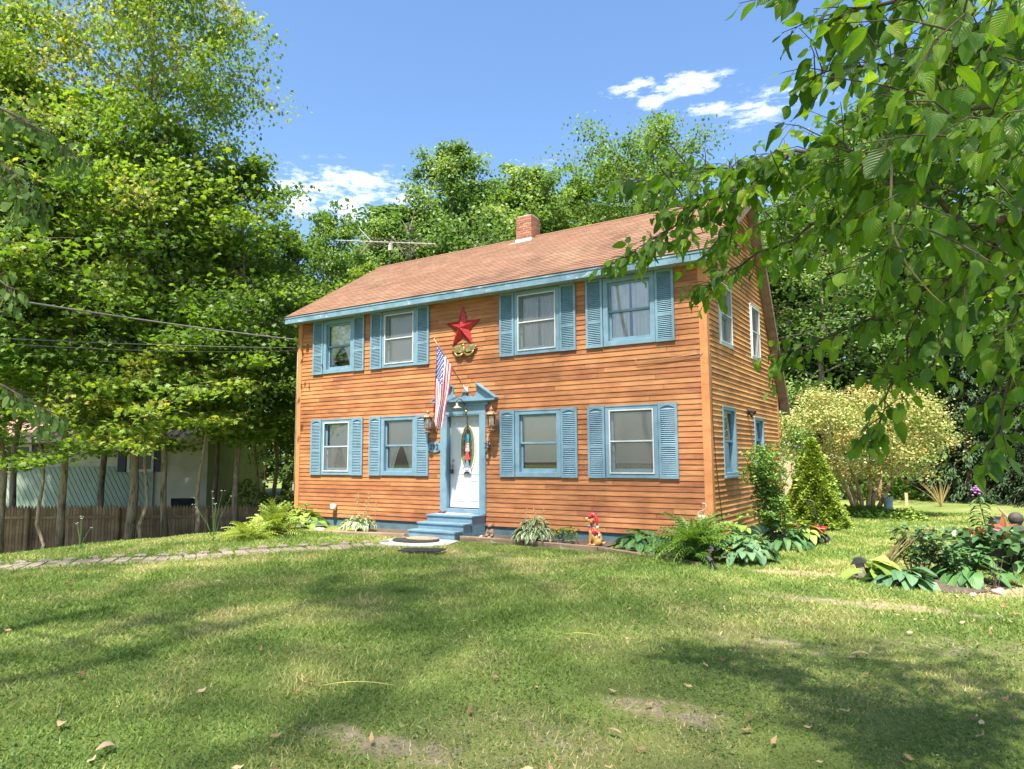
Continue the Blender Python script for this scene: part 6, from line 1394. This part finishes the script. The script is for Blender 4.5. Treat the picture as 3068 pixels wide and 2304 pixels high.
# rusty star
sc_ = Vector((15.18, -.30, pz_+.58)); mb = MB(); ctr = tuple(sc_+FX*-.05); rim = []
for k in range(10): a = R(90+36*k); rr = .235 if k % 2 == 0 else .09; rim.append(tuple(sc_+RX*(rr*math.cos(a))+Vector((0, 0, rr*math.sin(a)))))
for k in range(10): mb.quad([ctr, rim[k], rim[(k+1) % 10]]); mb.quad([tuple(sc_+FX*.02), rim[(k+1) % 10], rim[k]])
mb.tube([sc_+FX*.02, (sc_.x, sc_.y+.02, pz_)], .008, 5); tag(mb.build('rusty_star', mRust), 'rusty orange metal star on a stake above the black pot', 'star ornament')
# bell shaped lantern behind the star
lc = Vector(loc(*[0, 0, 0])); q_ = dep(2987, 1560, 10.6); lm = thing('post_lantern', 'black bell roofed post lantern behind the rusty star', 'lantern', tuple(q_)); Lx, Ly, Lz = q_
mb = MB(); mb.lathe((Lx, Ly, Lz), [(.07, .06), (.085, .06), (.09, .02), (.12, -.05), (.17, -.085), (.17, -.095), (.02, -.09)], 6); mb.build('lantern_roof', mIron, lm)
mb = MB(); mb.lathe((Lx, Ly, Lz), [(.10, -.24), (.11, -.096)], 6); mb.build('lantern_glass', mGlassC, lm); mb = MB(); mb.tube([(Lx, Ly, Lz-.24), (Lx, Ly, -.3)], .02, 8); mb.build('post', mIron, lm)
# weathered figure at the edge
q_ = dep(3052, 1660, 10.3); Fx_, Fy_ = q_[0], q_[1]; Fz_ = float(gz(Fx_, Fy_)); fgr = thing('garden_figure', 'dark weathered garden figure with ringed round head at the right edge', 'statue', (Fx_, Fy_, Fz_))
def figb(mb): mb.lathe((Fx_, Fy_, Fz_), [(.15, 0), (.17, .15), (.13, .38), (.145, .52), (.10, .60), (.055, .64)], 16); mb.ball((Fx_, Fy_, Fz_+.72), .10); mb.tube([(Fx_-.10, Fy_, Fz_+.55), (Fx_-.17, Fy_-.06, Fz_+.40), (Fx_-.05, Fy_-.15, Fz_+.38)], [.05, .04, .035], 8); mb.tube([(Fx_+.10, Fy_, Fz_+.55), (Fx_+.17, Fy_-.06, Fz_+.40), (Fx_+.05, Fy_-.15, Fz_+.38)], [.05, .04, .035], 8)
statue('figure_body', figb, M_plain('dark_weathered_stone', (.06, .05, .042), .8, var=.3, scale=12), fgr, .014)
# driftwood stick
q0, q1 = dep(2990, 1520, 11), dep(3040, 1585, 10.8); q2 = dep(3060, 1700, 10.6); mb = MB(); mb.tube([q0, (Vector(q0)+Vector(q1))/2+Vector((.02, 0, .01)), q1, q2], [.012, .022, .028, .03], 7); tag(mb.build('driftwood_stick', M_plain('driftwood', (.26, .19, .13), .9, var=.4, scale=30)), 'slanting driftwood stick behind the post lantern', 'stick')
# tall lily stalk
def lily():
    q_ = dep(2960, 1690, 10.5); x, y = q_[0], q_[1]; z = float(gz(x, y)); root = thing('lily_plant', 'tall lily stalk with narrow leaves and a purple flower left of the rusty star', 'plant', (x, y, z)); rs = np.random.default_rng(9)
    t_ = np.array(dep(2925, 1470, 10.5)); b = np.array([x, y, z]); m_ = (b+t_)/2+np.array([.05, 0, .02]); mb = MB(); mb.tube([b, m_, t_], [.010, .008, .005], 5); mb.build('stalk', mStem, root)
    f = np.linspace(.30, .93, 46); P = np.array([(1-g_)**2*b+2*g_*(1-g_)*m_+g_*g_*t_ for g_ in f]); az = np.arange(46)*2.4; d = np.stack([np.cos(az), np.sin(az), .15-.25*f], -1); T, TF = T_oval(.11, .3)
    me = scatter('leaves', T, TF, P, frames(d, np.tile([0, 0, 1.], (46, 1))), .20*rs.uniform(.7, 1.1, 46), mPeony, rs.random(46)); link('leaves', me, root)
    mb = MB()
    for k in range(22): mb.ball(tuple(t_+rs.normal(0, .03, 3)), .02, (1, 1, .7), 6)
    mb.build('flower', mPurp, root)
lily()

# ------------------------------------------------------------------ near trees framing the view
TD, TDF, TDU = T_broad(w=.37, bend=.22, fold=.13, wav=.035, heart=.25, n=8)
mBig = M_leaf('broad_toothed_leaves', [(0, (.045, .11, .025)), (.3, (.095, .21, .030)), (.6, (.165, .32, .036)), (.88, (.26, .41, .055)), (1, (.46, .46, .13))], .42, .56, (1.35, 1.45, .40), .4, veins=True, patch=(26, (1.35, 1.0, .8)))
mBigG = M_leaf('grey_green_leaves', [(0, (.08, .15, .04)), (.5, (.15, .25, .07)), (.9, (.26, .35, .12)), (1, (.48, .42, .14))], .7, .45, (1.2, 1.3, .6), .15)
def near_tree(name, label, limbs, fill, trunk, leafL, mat, seed, dens=1.0, twigL=(.25, .6), droop=.55):
    """limbs: polylines of (U, V, depth) plus start/end radius; fill: (U0,U1,V0,V1,d0,d1,count) boxes of extra twigs"""
    rs = np.random.default_rng(seed); root = thing(name, label, 'tree', tuple(trunk[0])); mb = MB(); P = []; Dd = []; Up = []; S_ = []; Cc = []
    mb.tube(trunk[:-1], np.linspace(.16, .10, len(trunk)-1), 10)
    def leafy(b, e, r0, n):
        b, e = np.array(b), np.array(e); L = np.linalg.norm(e-b); ax = norm(e-b); m_ = (b+e)/2+rs.normal(0, .03*L, 3)+np.array([0, 0, .06*L]); mb.tube([b, m_, e], [r0, r0*.75, r0*.4], 5, cap=False)
        side = norm(np.cross(ax, [0, 0, 1.])+1e-6); cc = rs.normal(.48, .16)
        for k in range(n):
            f = (k+.7)/n; q = (1-f)**2*b+2*f*(1-f)*m_+f*f*e; s_ = 1 if k % 2 else -1
            d = norm(ax*rs.uniform(.2, .8)+side*s_*rs.uniform(.4, 1.0)+np.array([0, 0, -droop*rs.uniform(.6, 2.2)])+rs.normal(0, .22, 3)); pet = .018+.02*rs.random()
            P.append(q+d*pet); mb.tube([q, q+d*pet], .0012, 3, cap=False); Dd.append(d); up = np.array([0, 0, .9])+side*s_*.35+rs.normal(0, .45, 3); Up.append(up); S_.append(leafL*rs.uniform(.55, 1.15)*(1 if f < .9 else .8)); Cc.append(np.clip(cc+rs.normal(0, .14), 0, 1))
    for pts, ra, rb, dn in limbs:
        W_ = [dep(*q) for q in pts]; W2 = []
        for i in range(len(W_)-1):
            for k in range(3): W2.append(W_[i]+(W_[i+1]-W_[i])*k/3+rs.normal(0, .008, 3))
        W2.append(W_[-1]); rr = np.linspace(ra, rb, len(W2)); mb.tube(W2, rr, 7)
        if dn:
            tot = sum(np.linalg.norm(W2[i+1]-W2[i]) for i in range(len(W2)-1)); nt_ = int(tot*dn*dens)
            for k in range(nt_):
                f = (k+rs.random())/nt_*(len(W2)-1)*.9999; i = int(f); b = W2[i]+(W2[i+1]-W2[i])*(f-i); ax = norm(W2[i+1]-W2[i]); tl = rs.uniform(*twigL)*(1-.35*f/len(W2))
                d = norm(ax*rs.uniform(.3, .9)+rs.normal(0, .5, 3)+np.array([0, 0, -.25*droop])); leafy(b, b+d*tl, .0035, max(3, int(tl/.048)))
            leafy(W2[-2], W2[-1]+(W2[-1]-W2[-2])*1.4, .0035, 6)
    for (U0, U1, V0, V1, d0, d1, cnt) in fill:
        for k in range(cnt):
            b = dep(rs.uniform(U0, U1), rs.uniform(V0, V1), rs.uniform(d0, d1)); tl = rs.uniform(*twigL)*1.15; d = norm(np.array(-_r)*rs.uniform(.1, 1.0)+rs.normal(0, .45, 3)+np.array([0, 0, -.35*droop]))
            leafy(b, b+d*tl, .004, max(4, int(tl/.050)))
    mb.build('branches', mTwig, root, smooth=True)
    fr = frames(np.array(Dd), np.array(Up)); fr = fr*np.stack([rs.uniform(.68, 1.12, len(P)), np.ones(len(P)), rs.uniform(-.3, 2.4, len(P))], -1)[:, None, :]
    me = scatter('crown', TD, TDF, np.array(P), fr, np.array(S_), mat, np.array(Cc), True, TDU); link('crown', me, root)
    print(name, 'leaves', len(P)); return root
tb = dep(3420, 1372, 3.6)
trunkR = [np.array([tb[0], tb[1], -.3]), np.array([tb[0], tb[1], .8]), np.array([tb[0]-.05, tb[1], 1.8]), dep(3330, 500, 3.5), dep(3280, -300, 3.4), dep(3280, -300, 3.4)]
RL = [
 ([(3380, 760, 3.5), (3120, 620, 3.3), (3004, 656, 3.2), (2914, 674, 3.15), (2751, 566, 3.2), (2667, 536, 3.2), (2558, 476, 3.3), (2516, 421, 3.4)], .022, .006, 16),
 ([(3380, 800, 3.5), (3068, 640, 3.4), (3020, 705, 3.4), (2950, 780, 3.5)], .035, .02, 8),
 ([(2950, 780, 3.5), (2779, 859, 3.7), (2649, 941, 3.9), (2470, 1013, 4.1), (2330, 1060, 4.3)], .016, .004, 22),
 ([(2667, 536, 3.4), (2540, 470, 3.7), (2384, 457, 4.0), (2312, 481, 4.2), (2245, 512, 4.4), (2130, 500, 4.6), (1990, 520, 4.8), (1880, 560, 5.0)], .014, .003, 24),
 ([(2384, 457, 4.0), (2250, 560, 4.3), (2101, 602, 4.6), (2035, 665, 4.7), (1950, 722, 4.8), (1845, 785, 4.9)], .010, .003, 22),
 ([(2660, 560, 3.5), (2516, 608, 3.8), (2378, 710, 4.1), (2221, 795, 4.4), (2113, 861, 4.6)], .012, .003, 22),
 ([(2760, 900, 3.6), (2716, 1008, 3.7), (2680, 1133, 3.75), (2645, 1230, 3.8), (2632, 1300, 3.8)], .008, .002, 20),
 ([(3100, 820, 3.2), (2995, 1037, 3.3), (2990, 1130, 3.3), (2966, 1210, 3.3)], .010, .003, 20),
 ([(3300, 900, 3.0), (3068, 1000, 3.0), (3010, 1180, 3.0), (2980, 1330, 3.0)], .010, .003, 16),
 ([(3280, 0, 3.3), (3068, 60, 3.2), (2900, 110, 3.1), (2760, 190, 3.1), (2560, 190, 3.3), (2430, 240, 3.4)], .020, .003, 20),
 ([(3280, -150, 3.2), (3000, -60, 2.9), (2800, -20, 2.8), (2600, 20, 2.9), (2500, 60, 3.0)], .018, .003, 20),
 ([(3280, 250, 3.2), (3068, 300, 3.0), (2850, 330, 2.9), (2700, 350, 2.9)], .018, .005, 18),
 ([(3200, -300, 3.0), (2700, -160, 3.0), (2440, -70, 3.1), (2390, -30, 3.1)], .010, .003, 5),
 ([(2950, 780, 3.3), (2850, 900, 3.4), (2780, 1010, 3.5)], .010, .003, 14),
]
RF = [(2760, 3250, -60, 450, 2.2, 4.4, 96), (2660, 3250, 330, 760, 2.5, 4.8, 96), (2900, 3250, 720, 900, 2.6, 4.4, 22), (2600, 2800, 60, 400, 3.2, 5.2, 22), (2520, 2760, 560, 800, 3.6, 5.4, 22), (1960, 2350, 500, 650, 4.3, 5.2, 15), (2180, 2540, 560, 740, 4.0, 5.0, 18), (2330, 2700, 330, 560, 3.6, 5.0, 16), (3020, 3200, 930, 1060, 2.8, 3.8, 6)]
near_tree('broadleaf_tree', 'near tree whose large toothed green leaves hang into the upper right of the view', RL, RF, trunkR, .104, mBig, 4, 1.15, (.16, .38))
mb = MB(); mb.tube([dep(2672, 490, 2.9), dep(2668, 600, 2.9), dep(2676, 700, 2.88), dep(2720, 800, 2.86), dep(2790, 880, 2.85), dep(2830, 915, 2.85)], [.005, .005, .0045, .004, .003, .002], 6)
tag(mb.build('bare_twig', mTwigPale, smooth=True), 'pale bare twig hanging among the big leaves at upper right', 'twig')
tl_ = dep(-420, 1372, 6.0); trunkL = [np.array([tl_[0], tl_[1], -.5]), np.array([tl_[0], tl_[1], 1.5]), dep(-380, 600, 6.0), dep(-360, 100, 6.0), dep(-360, 100, 6.0)]
LL = [([(-380, 300, 6.0), (-150, 280, 5.8), (20, 330, 5.6), (140, 400, 5.5), (230, 470, 5.5)], .02, .004, 22), ([(-380, 500, 6.0), (-150, 440, 5.8), (0, 480, 5.6), (70, 560, 5.5), (110, 640, 5.5)], .02, .004, 24),
 ([(-380, 1000, 6.0), (-150, 1080, 5.6), (0, 1150, 5.4), (80, 1200, 5.3), (150, 1235, 5.3)], .012, .003, 13), ([(-380, 900, 6), (-120, 820, 5.8), (0, 840, 5.6), (50, 870, 5.6)], .010, .003, 10)]
near_tree('broadleaf_tree', 'near tree whose grey green leaves hang in at the left edge of the picture', LL, [(-200, 130, 330, 620, 5.3, 6.2, 26)], trunkL, .085, mBigG, 6, droop=.9, twigL=(.15, .35))
